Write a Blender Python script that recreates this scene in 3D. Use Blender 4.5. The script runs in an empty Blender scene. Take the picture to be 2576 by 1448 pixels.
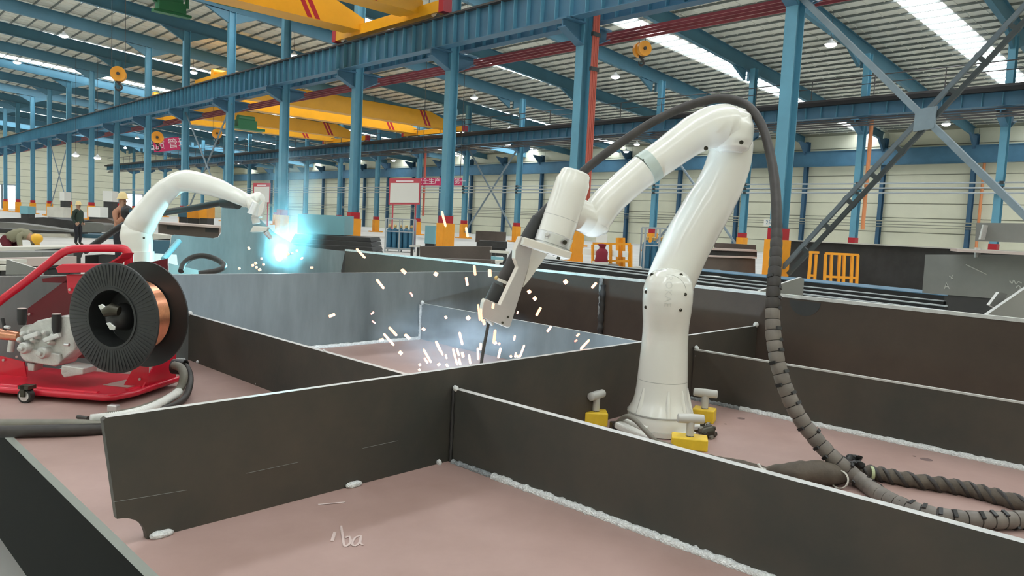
import bpy, bmesh, math, random
from mathutils import Vector, Matrix, noise
random.seed(7)
S = bpy.context.scene
COL = S.collection
PI = math.pi
V = Vector

# ---------------------------------------------------------------- camera
FPX, PITCH, ROLL, AZ = 1906.0, math.radians(4.6625), math.radians(2.7995), math.radians(43.006)
CAM = V((0, 0, 1.52))
_fh = V((math.sin(AZ), math.cos(AZ), 0)); _rt = V((math.cos(AZ), -math.sin(AZ), 0)); _z = V((0, 0, 1))
FW = math.cos(PITCH)*_fh - math.sin(PITCH)*_z
_u = math.sin(PITCH)*_fh + math.cos(PITCH)*_z
RT = math.cos(ROLL)*_rt + math.sin(ROLL)*_u
UP = math.cos(ROLL)*_u - math.sin(ROLL)*_rt
cd = bpy.data.cameras.new('camera'); cam = bpy.data.objects.new('camera', cd); COL.objects.link(cam)
cd.sensor_fit = 'HORIZONTAL'; cd.sensor_width = 36.0; cd.lens = FPX/2576*36
cd.clip_start = 0.05; cd.clip_end = 600
M = Matrix((( RT.x, UP.x, -FW.x), (RT.y, UP.y, -FW.y), (RT.z, UP.z, -FW.z))).to_4x4()
M.translation = CAM
cam.matrix_world = M
S.camera = cam

# ---------------------------------------------------------------- world, exposure
S.view_settings.view_transform = 'Standard'; S.view_settings.look = 'None'
S.view_settings.gamma = 1.0; S.view_settings.use_curve_mapping = False
S.view_settings.exposure = 0.0
w = bpy.data.worlds.new('overcast_sky'); S.world = w; w.use_nodes = True
w.node_tree.nodes['Background'].inputs[0].default_value = (0.86, 0.92, 1.0, 1)
w.node_tree.nodes['Background'].inputs[1].default_value = 3.0
SKYLIGHT = 10.6      # radiance of the translucent roof strips (overcast daylight behind them)
ARC1, ARC2 = 75.0, 58.0

# ---------------------------------------------------------------- surveying helpers (photo bearing -> place in the hall)
def ray(x, y): return RT*((x-1288)/FPX) + UP*((724-y)/FPX) + FW
def zp(x, y, z): d = ray(x, y); return CAM + d*((z-CAM.z)/d.z)
def dp(x, y, d): return CAM + ray(x, y)*d
def xp(x, y, X): d = ray(x, y); return CAM + d*((X-CAM.x)/d.x)
def yp(x, y, Y): d = ray(x, y); return CAM + d*((Y-CAM.y)/d.y)
def hit(x, y, p, n): d = ray(x, y); return CAM + d*((V(p)-CAM).dot(n)/d.dot(n))

# ---------------------------------------------------------------- materials
MAT = {}
def mat(name, col, rough=.5, metal=0., var=0., scale=3., col2=None, emit=None, es=0., spec=None, coat=0., bump=0., bscale=40., stretch=None):
    m = bpy.data.materials.new(name); m.use_nodes = True
    nt = m.node_tree; b = nt.nodes['Principled BSDF']; L = nt.links
    b.inputs['Base Color'].default_value = (*col, 1); b.inputs['Roughness'].default_value = rough
    b.inputs['Metallic'].default_value = metal
    if spec is not None: b.inputs['Specular IOR Level'].default_value = spec
    if coat: b.inputs['Coat Weight'].default_value = coat; b.inputs['Coat Roughness'].default_value = .08
    if emit: b.inputs['Emission Color'].default_value = (*emit, 1); b.inputs['Emission Strength'].default_value = es
    if var or col2 or bump:
        tc = nt.nodes.new('ShaderNodeTexCoord'); mp = nt.nodes.new('ShaderNodeMapping')
        L.new(tc.outputs['Object'], mp.inputs[0])
        if stretch: mp.inputs['Scale'].default_value = stretch
    if var or col2:
        n = nt.nodes.new('ShaderNodeTexNoise'); n.inputs['Scale'].default_value = scale
        n.inputs['Detail'].default_value = 6; n.inputs['Roughness'].default_value = .62
        L.new(mp.outputs[0], n.inputs['Vector'])
        r = nt.nodes.new('ShaderNodeValToRGB')
        c2 = col2 or tuple(min(1, c*(1+var)) for c in col)
        c1 = col if col2 else tuple(c*(1-var) for c in col)
        r.color_ramp.elements[0].position = .32; r.color_ramp.elements[1].position = .68
        r.color_ramp.elements[0].color = (*c1, 1); r.color_ramp.elements[1].color = (*c2, 1)
        L.new(n.outputs['Fac'], r.inputs[0]); L.new(r.outputs[0], b.inputs['Base Color'])
    if bump:
        n2 = nt.nodes.new('ShaderNodeTexNoise'); n2.inputs['Scale'].default_value = bscale; n2.inputs['Detail'].default_value = 3
        L.new(mp.outputs[0], n2.inputs['Vector'])
        bp = nt.nodes.new('ShaderNodeBump'); bp.inputs['Strength'].default_value = bump; bp.inputs['Distance'].default_value = .01
        L.new(n2.outputs['Fac'], bp.inputs['Height']); L.new(bp.outputs[0], b.inputs['Normal'])
    MAT[name] = m; return m
mat('mill_scale', (.046,.048,.043), .55, 0., spec=.3, col2=(.088,.072,.057), scale=1.9, bump=.05, bscale=60)
mat('mill_scale_brown', (.055,.040,.032), .6, 0., spec=.3, col2=(.085,.062,.047), scale=1.8, bump=.05, bscale=60)
mat('mill_scale_blue', (.105,.118,.118), .5, 0., col2=(.205,.222,.222), scale=1.7, stretch=(2.2,2.2,.5))
mat('dark_steel', (.035,.034,.034), .55, 0., var=.3, scale=1.5)
mat('brown_steel', (.09,.068,.056), .6, 0., var=.25, scale=.8)
mat('grey_steel', (.2,.2,.185), .55, 0., var=.18, scale=.7)
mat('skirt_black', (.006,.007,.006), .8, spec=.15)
mat('cut_steel', (.62,.62,.6), .38, .25, var=.12, scale=30)
mat('primer', (.315,.20,.172), .5, 0., col2=(.43,.29,.257), scale=1.6, bump=.03, bscale=25)
mat('weld_metal', (.80,.81,.80), .35, .2, var=.2, scale=120, bump=.8, bscale=220)
mat('weld_dull', (.3,.32,.33), .5, .2, var=.3, scale=90, bump=.8, bscale=200)
mat('burnt_mark', (.16,.105,.1), .7, 0., var=.2, scale=60)
mat('chalk', (.56,.44,.41), .9)
mat('chalk_pale', (.5,.5,.46), .9)
mat('edge_grey', (.34,.36,.33), .5)
mat('bar_black', (.012,.012,.013), .55, spec=.3)
mat('robot_white', (.82,.81,.745), .22, 0., coat=.35)
mat('robot_cap', (.80,.80,.76), .25, 0., coat=.3)
mat('robot_ring', (.50,.58,.54), .35, 0.)
mat('seam_grey', (.45,.45,.42), .5)
mat('screw_dark', (.06,.055,.04), .35, .6)
mat('letter_grey', (.66,.66,.61), .5)
mat('aluminium', (.70,.70,.69), .3, .65, var=.06, scale=8)
mat('cast_aluminium', (.58,.58,.55), .42, .35, var=.12, scale=25, bump=.2, bscale=90)
mat('bracket_beige', (.70,.66,.58), .45, .05, var=.05, scale=10)
mat('bracket_shaded', (.46,.43,.40), .45, .05, var=.05, scale=10)  # bracket paint with the shade under the flange put into the colour
mat('rubber_black', (.018,.018,.018), .45)
mat('hose_brown', (.034,.028,.025), .5, 0., var=.3, scale=20)
mat('hose_wrap', (.165,.143,.122), .5, 0., var=.22, scale=14)
mat('sleeve_cloth', (.095,.075,.056), .75, 0., var=.3, scale=12, bump=.3, bscale=50)
mat('cable_grey', (.2,.185,.15), .55, 0., var=.15, scale=10)
mat('spring_white', (.80,.80,.76), .45)
mat('brass', (.7,.5,.22), .3, .8)
mat('magnet_yellow', (.84,.56,.035), .42, 0., var=.08, scale=30)
mat('handle_grey', (.56,.55,.51), .4)
mat('mount_white', (.68,.67,.62), .45, 0., var=.06, scale=20)
mat('tie_white', (.85,.85,.82), .4)
mat('tape_green', (.42,.47,.27), .5)
mat('red_paint', (.62,.012,.035), .3, 0., coat=.2)
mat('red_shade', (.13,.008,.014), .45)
mat('spool_black', (.022,.024,.024), .42)
mat('copper_wire', (.68,.31,.19), .28, .9, var=.1, scale=60)
mat('column_blue', (.12,.33,.45), .45, 0., var=.1, scale=.6)
mat('beam_blue', (.06,.165,.26), .5, 0., var=.15, scale=.6)
mat('wall_column_blue', (.04,.11,.19), .5, 0., var=.1, scale=.6)
mat('rafter_blue', (.065,.185,.26), .5, 0., var=.1, scale=.5)
mat('rail_dark', (.05,.045,.045), .5)
mat('busbar_red', (.30,.055,.065), .5, 0., var=.2, scale=1)
mat('pipe_red', (.52,.11,.075), .45)
mat('pipe_orange', (.72,.27,.11), .5)
mat('brace_grey', (.20,.26,.30), .45, 0., var=.1, scale=2)
mat('brace_lit', (.11,.14,.16), .5, 0., var=.1, scale=2)
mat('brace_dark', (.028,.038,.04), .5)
mat('crane_yellow', (.80,.38,.015), .4, 0., var=.05, scale=.8)
mat('hook_orange', (.85,.36,.03), .4)
mat('stripe_red', (.42,.015,.03), .4)
mat('motor_green', (.03,.17,.07), .4)
mat('guard_orange', (.85,.34,.015), .45, 0., var=.06, scale=2)
mat('guard_red', (.42,.008,.02), .45)
mat('roof_sheet', (.74,.74,.65), .55, 0., var=.08, scale=.5)
mat('purlin_grey', (.17,.19,.18), .55)
mat('skylight', (.9,.95,1.), .5, emit=(.93,.97,1.), es=SKYLIGHT)
mat('wall_cream', (.74,.73,.57), .55, 0., var=.04, scale=.4)
mat('wall_seam', (.30,.30,.23), .6)
mat('concrete', (.55,.545,.515), .7, 0., var=.12, scale=.35)
mat('lamp_shell', (.8,.8,.8), .4)
mat('lamp_glow', (1,1,1), .5, emit=(1.,.98,.95), es=9.)
mat('cyan_paint', (.19,.42,.48), .45)
mat('navy_paint', (.045,.13,.19), .45)
mat('cylinder_blue', (.045,.17,.28), .4)
mat('cage_grey', (.38,.42,.44), .45)
mat('sign_white', (.78,.77,.72), .5)
mat('sign_red', (.55,.075,.10), .5)
mat('banner_red', (.62,.03,.13), .55)
mat('banner_letter', (.88,.72,.75), .6)
mat('plate_pink', (.52,.42,.38), .55)
mat('plate_pale', (.62,.60,.53), .6, 0., var=.1, scale=1)
mat('cloth_crimson', (.22,.012,.03), .8)
mat('paper_white', (.85,.86,.82), .6)
mat('helmet_yellow', (.88,.47,.03), .35)
mat('helmet_pale', (.80,.62,.30), .4)
mat('skin', (.42,.24,.16), .6)
mat('shirt_olive', (.27,.255,.17), .85)
mat('overall_green', (.026,.045,.034), .85)
mat('overall_dark', (.018,.018,.024), .85)
mat('trouser_maroon', (.12,.012,.02), .85)
mat('shirt_orange', (.45,.22,.14), .85)
mat('visor_black', (.012,.011,.012), .35)
mat('spark', (1,.6,.3), .5, emit=(1.,.34,.19), es=2.7)
mat('spark_red', (1,.3,.25), .5, emit=(1.,.22,.16), es=3.)
mat('arc', (1,1,1), .5, emit=(.62,.95,1.), es=60.)
mat('haze_plate', (.5,.5,.5), .5)

def smoke_mat(name, col, dens):
    m = bpy.data.materials.new(name); m.use_nodes = True; nt = m.node_tree; nt.nodes.clear(); L = nt.links
    out = nt.nodes.new('ShaderNodeOutputMaterial'); pv = nt.nodes.new('ShaderNodeVolumeScatter')
    pv.inputs['Color'].default_value = (*col, 1)
    tc = nt.nodes.new('ShaderNodeTexCoord')
    ln = nt.nodes.new('ShaderNodeVectorMath'); ln.operation = 'LENGTH'; L.new(tc.outputs['Object'], ln.inputs[0])
    fa = nt.nodes.new('ShaderNodeMapRange'); fa.inputs[1].default_value = 1.0; fa.inputs[2].default_value = .15
    L.new(ln.outputs['Value'], fa.inputs[0])
    n = nt.nodes.new('ShaderNodeTexNoise'); n.inputs['Scale'].default_value = 2.6; n.inputs['Detail'].default_value = 3
    L.new(tc.outputs['Object'], n.inputs['Vector'])
    nr = nt.nodes.new('ShaderNodeMapRange'); nr.inputs[1].default_value = .38; nr.inputs[2].default_value = .72
    L.new(n.outputs['Fac'], nr.inputs[0])
    mu = nt.nodes.new('ShaderNodeMath'); mu.operation = 'MULTIPLY'; L.new(fa.outputs[0], mu.inputs[0]); L.new(nr.outputs[0], mu.inputs[1])
    m2 = nt.nodes.new('ShaderNodeMath'); m2.operation = 'MULTIPLY'; L.new(mu.outputs[0], m2.inputs[0]); m2.inputs[1].default_value = dens
    L.new(m2.outputs[0], pv.inputs['Density']); L.new(pv.outputs[0], out.inputs['Volume'])
    MAT[name] = m
smoke_mat('smoke_white', (.80,.91,1.), 2.6)
smoke_mat('smoke_cyan', (.62,.93,1.), 2.2)

# ---------------------------------------------------------------- mesh helpers
ORG = {}
class MB:
    def __init__(s): s.v = []; s.f = []; s.m = []
    def add(s, vs, fs, m=0):
        o = len(s.v); s.v += [V(p) for p in vs]
        for f in fs: s.f.append([i+o for i in f]); s.m.append(m)
        return s
    def obox(s, c, ax, ay, az, m=0):           # centre and three half-axis vectors
        c = V(c); ax = V(ax); ay = V(ay); az = V(az)
        if ax.cross(ay).dot(az) < 0: ax = -ax
        vs = [c+a*ax+b*ay+d*az for d in (-1,1) for b in (-1,1) for a in (-1,1)]
        return s.add(vs, [(0,2,3,1),(4,5,7,6),(0,1,5,4),(2,6,7,3),(0,4,6,2),(1,3,7,5)], m)
    def box(s, x0, x1, y0, y1, z0, z1, m=0):
        return s.obox(((x0+x1)/2,(y0+y1)/2,(z0+z1)/2), ((x1-x0)/2,0,0), (0,(y1-y0)/2,0), (0,0,(z1-z0)/2), m)
    def beam(s, p, q, w, h, up=(0,0,1), m=0):
        p = V(p); q = V(q); d = q-p; n = d.normalized(); r = n.cross(V(up))
        if r.length < 1e-4: r = n.cross(V((1,0,0)))
        r.normalize(); u = r.cross(n)
        return s.obox((p+q)/2, d/2, r*w/2, u*h/2, m)
    def tube(s, pts, rad, seg=12, m=0, caps=True, flat=1.0, up=None):
        pts = [V(p) for p in pts]; n = len(pts)
        if not hasattr(rad, '__len__'): rad = [rad]*n
        t0 = (pts[1]-pts[0]).normalized()
        r = t0.cross(V(up) if up else V((0,0,1)))
        if r.length < 1e-3: r = t0.cross(V((1,0,0)))
        r.normalize(); vs = []
        for i in range(n):
            t = (pts[min(i+1,n-1)]-pts[max(i-1,0)]).normalized()
            r = (r - t*r.dot(t)).normalized(); u = r.cross(t)
            for k in range(seg):
                a = 2*PI*k/seg; vs.append(pts[i] + r*math.cos(a)*rad[i] + u*math.sin(a)*rad[i]*flat)
        fs = [(i*seg+k, i*seg+(k+1)%seg, (i+1)*seg+(k+1)%seg, (i+1)*seg+k) for i in range(n-1) for k in range(seg)]
        if caps: fs += [tuple(range(seg-1,-1,-1)), tuple((n-1)*seg+k for k in range(seg))]
        return s.add(vs, fs, m)
    def lathe(s, prof, o, axis=(0,0,1), seg=32, m=0, caps=True):
        o = V(o); a = V(axis).normalized(); r = a.cross(V((0,0,1)))
        if r.length < 1e-3: r = V((1,0,0))
        r.normalize(); u = a.cross(r); vs = []
        for (R, h) in prof:
            for k in range(seg):
                t = 2*PI*k/seg; vs.append(o + a*h + (r*math.cos(t)+u*math.sin(t))*R)
        n = len(prof)
        fs = [(i*seg+k, i*seg+(k+1)%seg, (i+1)*seg+(k+1)%seg, (i+1)*seg+k) for i in range(n-1) for k in range(seg)]
        if caps: fs += [tuple(range(seg-1,-1,-1)), tuple((n-1)*seg+k for k in range(seg))]
        return s.add(vs, fs, m)
    def ring(s, R, r, h, o, axis, seg=32, m=0):      # annulus of thickness h
        s.lathe([(r,-h/2),(R,-h/2),(R,h/2),(r,h/2),(r,-h/2)], o, axis, seg, m, caps=False); return s
    def prism(s, poly, thick, m=0, me=None):        # poly: list of 3-D points in a plane; extruded by vector thick; me = material of the rim
        poly = [V(p) for p in poly]; t = V(thick); n = len(poly)
        nrm = V((0,0,0))
        for i in range(n): nrm += poly[i].cross(poly[(i+1)%n])
        if nrm.dot(t) > 0: poly = poly[::-1]
        o = len(s.v); s.v += poly + [p+t for p in poly]
        s.f.append([o+i for i in range(n)]); s.m.append(m)
        s.f.append([o+n+i for i in range(n-1,-1,-1)]); s.m.append(m)
        for i in range(n):
            j = (i+1)%n; s.f.append([o+j, o+i, o+n+i, o+n+j]); s.m.append(m if me is None else me)
        return s
    def ball(s, c, r, seg=16, rings=10, m=0, sc=(1,1,1)):
        c = V(c); vs = [c+V((0,0,-r*sc[2]))]
        for i in range(1, rings):
            a = -PI/2+PI*i/rings
            for k in range(seg):
                t = 2*PI*k/seg; vs.append(c+V((r*sc[0]*math.cos(a)*math.cos(t), r*sc[1]*math.cos(a)*math.sin(t), r*sc[2]*math.sin(a))))
        vs.append(c+V((0,0,r*sc[2]))); fs = []
        for k in range(seg): fs.append((0, 1+(k+1)%seg, 1+k))
        for i in range(rings-2):
            for k in range(seg):
                a = 1+i*seg; fs.append((a+k, a+(k+1)%seg, a+seg+(k+1)%seg, a+seg+k))
        a = 1+(rings-2)*seg; e = len(vs)-1
        for k in range(seg): fs.append((a+k, a+(k+1)%seg, e))
        return s.add(vs, fs, m)
    def build(s, name, mats, parent=None, smooth=None, bevel=0.):
        o0 = ORG[parent.name] if parent is not None else V((0,0,0))
        if parent is None and s.v:
            lo = V([min(p[i] for p in s.v) for i in range(3)]); hi = V([max(p[i] for p in s.v) for i in range(3)])
            o0 = V(((lo.x+hi.x)/2, (lo.y+hi.y)/2, lo.z))
        me = bpy.data.meshes.new(name)
        me.from_pydata([p-o0 for p in s.v], [], s.f)
        if isinstance(mats, str): mats = [mats]
        for k in mats: me.materials.append(MAT[k])
        me.polygons.foreach_set('material_index', s.m)
        if smooth:
            me.polygons.foreach_set('use_smooth', [True]*len(me.polygons)); me.set_sharp_from_angle(angle=math.radians(smooth))
        me.update()
        ob = bpy.data.objects.new(name, me); COL.objects.link(ob)
        if parent is not None: ob.parent = parent
        else: ob.location = o0
        ORG[ob.name] = o0
        if bevel:
            b = ob.modifiers.new('bevel', 'BEVEL'); b.width = bevel; b.segments = 2; b.limit_method = 'ANGLE'
        return ob
def thing(name, label, cat, loc, group=None):
    o = bpy.data.objects.new(name, None); COL.objects.link(o); o.location = loc; o.empty_display_size = .05
    ORG[o.name] = V(loc); o['label'] = label; o['category'] = cat
    if group: o['group'] = group
    return o
def tag(o, label, cat, group=None):
    o['label'] = label; o['category'] = cat
    if group: o['group'] = group
    return o
def struct(o): o['kind'] = 'structure'; return o
def dup(root, loc, label=None):
    c = root.copy(); COL.objects.link(c); c.location = loc; ORG[c.name] = V(loc)
    if label: c['label'] = label
    for ch in root.children:
        a = ch.copy(); COL.objects.link(a); a.parent = c; ORG[a.name] = V(loc)
        for g in ch.children:
            b = g.copy(); COL.objects.link(b); b.parent = a; ORG[b.name] = V(loc)
    return c
def spline(P, n=8):                 # Catmull-Rom through points (Vectors or tuples of any length)
    P = [V(p) for p in P]; Q = [P[0]*2-P[1]]+P+[P[-1]*2-P[-2]]; out = []
    for i in range(1, len(Q)-2):
        a, b, c, d = Q[i-1], Q[i], Q[i+1], Q[i+2]
        for k in range(n):
            t = k/n
            out.append(.5*((2*b)+(c-a)*t+(2*a-5*b+4*c-d)*t*t+(3*b-a-3*c+d)*t*t*t))
    out.append(P[-1]); return out
    return [v.x for v in spline([(r,0) for r in R], n)] if False else [x for x in _sr(R, n)]
def spline_r(R, n):
    for i in range(len(R)-1):
        for k in range(n):
            t = k/n; t = t*t*(3-2*t); yield R[i]*(1-t)+R[i+1]*t
    yield R[-1]
ORD = ['first','second','third','fourth','fifth','sixth','seventh','eighth','ninth','tenth','eleventh','twelfth','thirteenth','fourteenth','fifteenth','sixteenth','seventeenth','eighteenth','nineteenth','twentieth','twenty-first','twenty-second','twenty-third','twenty-fourth','twenty-fifth','twenty-sixth','twenty-seventh','twenty-eighth','twenty-ninth','thirtieth']
def text(name, s, size, o, ux, uy, m, parent, depth=.002, align='CENTER'):
    cu = bpy.data.curves.new(name, 'FONT'); cu.body = s; cu.size = size; cu.extrude = depth/2; cu.align_x = align; cu.align_y = 'CENTER'; cu.resolution_u = 2
    tmp = bpy.data.objects.new(name+'_tmp', cu); COL.objects.link(tmp)
    dg = bpy.context.evaluated_depsgraph_get(); dg.update()
    me = bpy.data.meshes.new_from_object(tmp.evaluated_get(dg))
    bpy.data.objects.remove(tmp); bpy.data.curves.remove(cu)
    ux = V(ux).normalized(); uy = (V(uy)-ux*V(uy).dot(ux)).normalized(); uz = ux.cross(uy)
    R = Matrix(((ux.x,uy.x,uz.x),(ux.y,uy.y,uz.y),(ux.z,uy.z,uz.z))).to_4x4(); R.translation = V(o)-ORG[parent.name]
    me.transform(R); me.materials.clear(); me.materials.append(MAT[m]); me.name = name
    ob = bpy.data.objects.new(name, me); COL.objects.link(ob); ob.parent = parent; ORG[ob.name] = ORG[parent.name]
    return ob
# ================================================================ THE HALL
X1, X2, XW = 22.1, 50.4, 80.0                 # crane-column rows and the far side wall
SK = .057                                     # the frames run across the hall at this slight skew
YE, YB = 192.0, -24.0                         # far and near ends
XR, XL = -7.0, -38.0                          # ridge, left wall
def roofz(x): return 16.7-.064*(x-22) if x >= XR else 16.7-.064*(XR-22)-.064*(XR-x)
C1 = [3.5,11.7,20.3,28.5,36.8,45.4,53.8,62.5,71.6,80.8,89.7,99.2,108.7,118.3,127.9,137.3,146.8,156,165.5,175]
C2 = [-2.9,5.2,13.3,21.4,29.5,37.6,45.7,53.8,61.9,70.2,78.7,87.5,96.5,105.6,115,124.5,134,143.5,153,162.5,172]

# floor
struct(MB().box(XL, XW+.4, YB, YE, -.3, 0).build('floor', 'concrete'))
# ceiling: roof sheet in bays with translucent strips let in across the hall; purlins beneath it
SY = [-15.8+16.4*k for k in range(13)]
SW = 1.0
ce = MB()
ys = [YB]
for y in SY: ys += [y-SW, y+SW]
ys.append(YE)
def slab(mb, x0, x1, y0, y1, t, dz=0., sk=0.):
    a, b = roofz(x0)+dz, roofz(x1)+dz
    k0, k1 = sk*(x0-X1), sk*(x1-X1)
    vs = [(x0,y0+k0,a),(x1,y0+k1,b),(x1,y1+k1,b),(x0,y1+k0,a),(x0,y0+k0,a+t),(x1,y0+k1,b+t),(x1,y1+k1,b+t),(x0,y1+k0,a+t)]
    mb.add(vs, [(0,3,2,1),(4,5,6,7),(0,1,5,4),(1,2,6,5),(2,3,7,6),(3,0,4,7)])
for i in range(0, len(ys), 2):
    for x0, x1 in ((XL, XR), (XR, XW)):
        slab(ce, x0, x1, ys[i], ys[i+1], .12)
ceil = struct(ce.build('ceiling', 'roof_sheet'))
for y in SY:
    for x0, x1 in ((XL, XR), (XR, XW)):
        m = MB(); slab(m, x0, x1, y-SW, y+SW, .05, .04); m.build('skylight_panel', 'skylight', ceil)
pm = MB().box(-.04, .04, YB, YE, -.13, 0)
proto = None
x = XR+.6
xs = []
while x < XW-.3: xs.append(x); x += 1.17
x = XR-2.3
while x > XL: xs.append(x); x -= 2.34
for x in xs:
    if proto is None:
        o0 = ORG[ceil.name]; ORG[ceil.name] = V((0,0,0)); proto = pm.build('purlin', 'purlin_grey', ceil); ORG[ceil.name] = o0; p = proto
    else: p = proto.copy(); COL.objects.link(p)
    p.location = V((x, 0, roofz(x)))-ORG[ceil.name]
# roof ribs: seams of the roof sheets running down the slope
rb = MB()
for k in range(int((YE-YB)/1.0)):
    y = YB+.5+k
    if min(abs(y-s) for s in SY) < SW+.1: continue
    for x0, x1 in ((XR, XW),):
        a, b = roofz(x0), roofz(x1)
        rb.add([(x0,y-.035,a-.035),(x1,y-.035,b-.035),(x1,y+.035,b-.035),(x0,y+.035,a-.035),(x0,y-.05,a+.01),(x1,y-.05,b+.01),(x1,y+.05,b+.01),(x0,y+.05,a+.01)],
               [(0,3,2,1),(0,1,5,4),(1,2,6,5),(2,3,7,6),(3,0,4,7)])
r_ = rb.build('roof_sheet_rib', 'roof_sheet', ceil); r_['kind'] = 'stuff'

# walls: backing sheet plus cladding panels set proud of it with open joints
wr = struct(MB().box(XW, XW+.3, YB, YE, 0, roofz(XW)+.1).build('wall_right', 'wall_seam'))
PW = 4.05
pmesh = None
rows = [(.0+1.42*k, 1.42*(k+1)-.09) for k in range(9)]
for k in range(26):
    y0 = 15.1-3*8.1+k*PW*2
    for z0, z1 in rows:
        if pmesh is None:
            o0 = ORG[wr.name]; ORG[wr.name] = V((0,0,0))
            q = MB().box(-.06, 0, .015, PW*2-.015, 0, 1.33).build('wall_panel', 'wall_cream', wr, bevel=0); ORG[wr.name] = o0; pmesh = q
        else: q = pmesh.copy(); COL.objects.link(q)
        q.location = V((XW, y0, z0))-ORG[wr.name]
# end wall with two tall open doorways (daylight outside)
D = [(yp(8, 500, YE).x, yp(39, 500, YE).x, yp(20, 466, YE).z), (yp(317, 500, YE).x, yp(358, 500, YE).x, yp(340, 489, YE).z), (yp(-60,500,YE).x, yp(2,500,YE).x, yp(0,465,YE).z)]
D.sort()
we = MB(); x = XL
for a, b, h in D:
    we.box(x, a, YE, YE+.3, 0, 18.6); we.box(a, b, YE, YE+.3, h, 18.6); x = b
we.box(x, XW+.3, YE, YE+.3, 0, 18.6)
wf = struct(we.build('wall_far', 'wall_cream'))
sm = MB()
for k in range(1, 13): sm.box(XL, XW, YE-.05, YE, 1.42*k-.06, 1.42*k)
s_ = sm.build('wall_seam', 'wall_seam', wf); s_['kind'] = 'stuff'
for i, (a, b, h) in enumerate(D):
    d = MB().box(a-.25, a, YE-.12, YE, 0, h+.25).box(b, b+.25, YE-.12, YE, 0, h+.25).box(a, b, YE-.12, YE, h, h+.25).build('door_%d' % (i+1), 'cage_grey'); struct(d)
struct(MB().box(XL-.3, XL, YB, YE, 0, roofz(XL)+.1).build('wall_left', 'wall_cream'))
struct(MB().box(XL, XW+.3, YB-.3, YB, 0, 18.6).build('wall_near', 'wall_cream'))

# rafters: one welded I-beam per frame, following the slope
def rafter(y, name='roof_rafter'):
    mb = MB()
    for x0, x1, d0, d1 in ((XW-.1, X2, .75, 1.0), (X2, X1, 1.0, .95), (X1, XR, .95, 1.0), (XR, XL+.1, 1.0, .8)):
        z0, z1 = roofz(x0)-.27, roofz(x1)-.27; ya, yb = y+SK*(x0-X1), y+SK*(x1-X1)
        for hw, t0, t1 in ((.16, 0, .03), (.012, 0, 1.), (.16, -1, -1)):
            if hw > .1 and t1 > 0: a0, a1, b0, b1 = z0, z0-.03, z1, z1-.03
            elif hw < .1: a0, a1, b0, b1 = z0-.03, z0-d0+.03, z1-.03, z1-d1+.03
            else: a0, a1, b0, b1 = z0-d0+.03, z0-d0, z1-d1+.03, z1-d1
            mb.add([(x0,ya-hw,a1),(x1,yb-hw,b1),(x1,yb+hw,b1),(x0,ya+hw,a1),(x0,ya-hw,a0),(x1,yb-hw,b0),(x1,yb+hw,b0),(x0,ya+hw,a0)],
                   [(0,1,2,3),(7,6,5,4),(4,5,1,0),(5,6,2,1),(6,7,3,2),(7,4,0,3)])
    return mb
NR = len(C1)
for i, y in enumerate(C1):
    root = thing('roof_rafter', 'blue steel roof rafter above the crane runways, %s frame from the camera end' % ORD[i], 'rafter', (X1, y, roofz(X1)-1.3), 'roof rafters across the hall')
    rafter(y).build('rafter_girder', 'rafter_blue', root)
    for xc, s in ((X1, -1), (X1, 1), (X2, -1), (X2, 1)):
        yc = y+SK*(xc-X1); zb = roofz(xc)-1.24
        MB().prism([(xc+s*.25, yc-.1, zb), (xc+s*1.9, yc-.1, zb-s*.064*1.65), (xc+s*.25, yc-.1, zb-.75)], (0,.2,0)).build('haunch', 'rafter_blue', root)   # where it meets the columns

# crane columns
def isec(mb, xc, yc, z0, z1, d=.56, b=.40, t=.03, m=0):   # I-section, flanges facing +-X
    mb.box(xc-d/2, xc-d/2+t, yc-b/2, yc+b/2, z0, z1, m).box(xc+d/2-t, xc+d/2, yc-b/2, yc+b/2, z0, z1, m).box(xc-d/2+t, xc+d/2-t, yc-.012, yc+.012, z0, z1, m)
    return mb
def column_proto(X, label, group):
    root = thing('steel_column', label, 'column', (X, 0, 0), group)
    isec(MB(), X, 0, 0, roofz(X)-1.2, b=.38, d=.48).build('shaft', 'column_blue', root)
    br = MB()
    for s in (-1, 1):
        br.prism([(X+s*.22, -.03, 9.33), (X+s*1.25, -.03, 9.33), (X+s*1.25, -.03, 9.05), (X+s*.22, -.03, 8.55)], (0,.06,0))
        br.box(min(X+s*.22, X+s*1.3), max(X+s*.22, X+s*1.3), -.25, .25, 9.32, 9.39)
        br.prism([(X+s*.22, -.2, 8.52), (X+s*.22, .2, 8.52), (X+s*1.3, .2, 9.02), (X+s*1.3, -.2, 9.02)], (0,0,.03))
    br.build('bracket', 'beam_blue', root)
    MB().box(X-.27, X+.27, -.22, .22, 1.5, 1.85).build('red_band', 'guard_red', root)
    g = MB()
    for x_, y_, dx, dy in ((X-.32,0,.02,.27),(X+.32,0,.02,.27),(X,-.26,.32,.02),(X,.26,.32,.02)):
        g.box(x_-dx, x_+dx, y_-dy, y_+dy, .14, 1.5)
    g.build('guard', 'guard_orange', root, bevel=.01)
    MB().box(X-.68, X+.68, -.55, .55, 0, .14).build('guard_base', 'guard_orange', root, bevel=.01)
    return root
near = thing
p1 = column_proto(X1, '', 'crane columns of the near row')
col1 = []
names1 = {1:'tall blue crane column rising behind the big black hose loop, right of the white robot elbow',
          2:'blue crane column with a red pipe bundle, just above the robot wrist housing',
          3:'blue crane column left of the robot wrist, right of the white notice board',
          4:'blue crane column left of the white notice board, beside the pale cyan box',
          5:'blue crane column directly right of the far robot weld smoke',
          0:'blue crane column of the near row outside the right edge, nearest the camera'}
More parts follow.
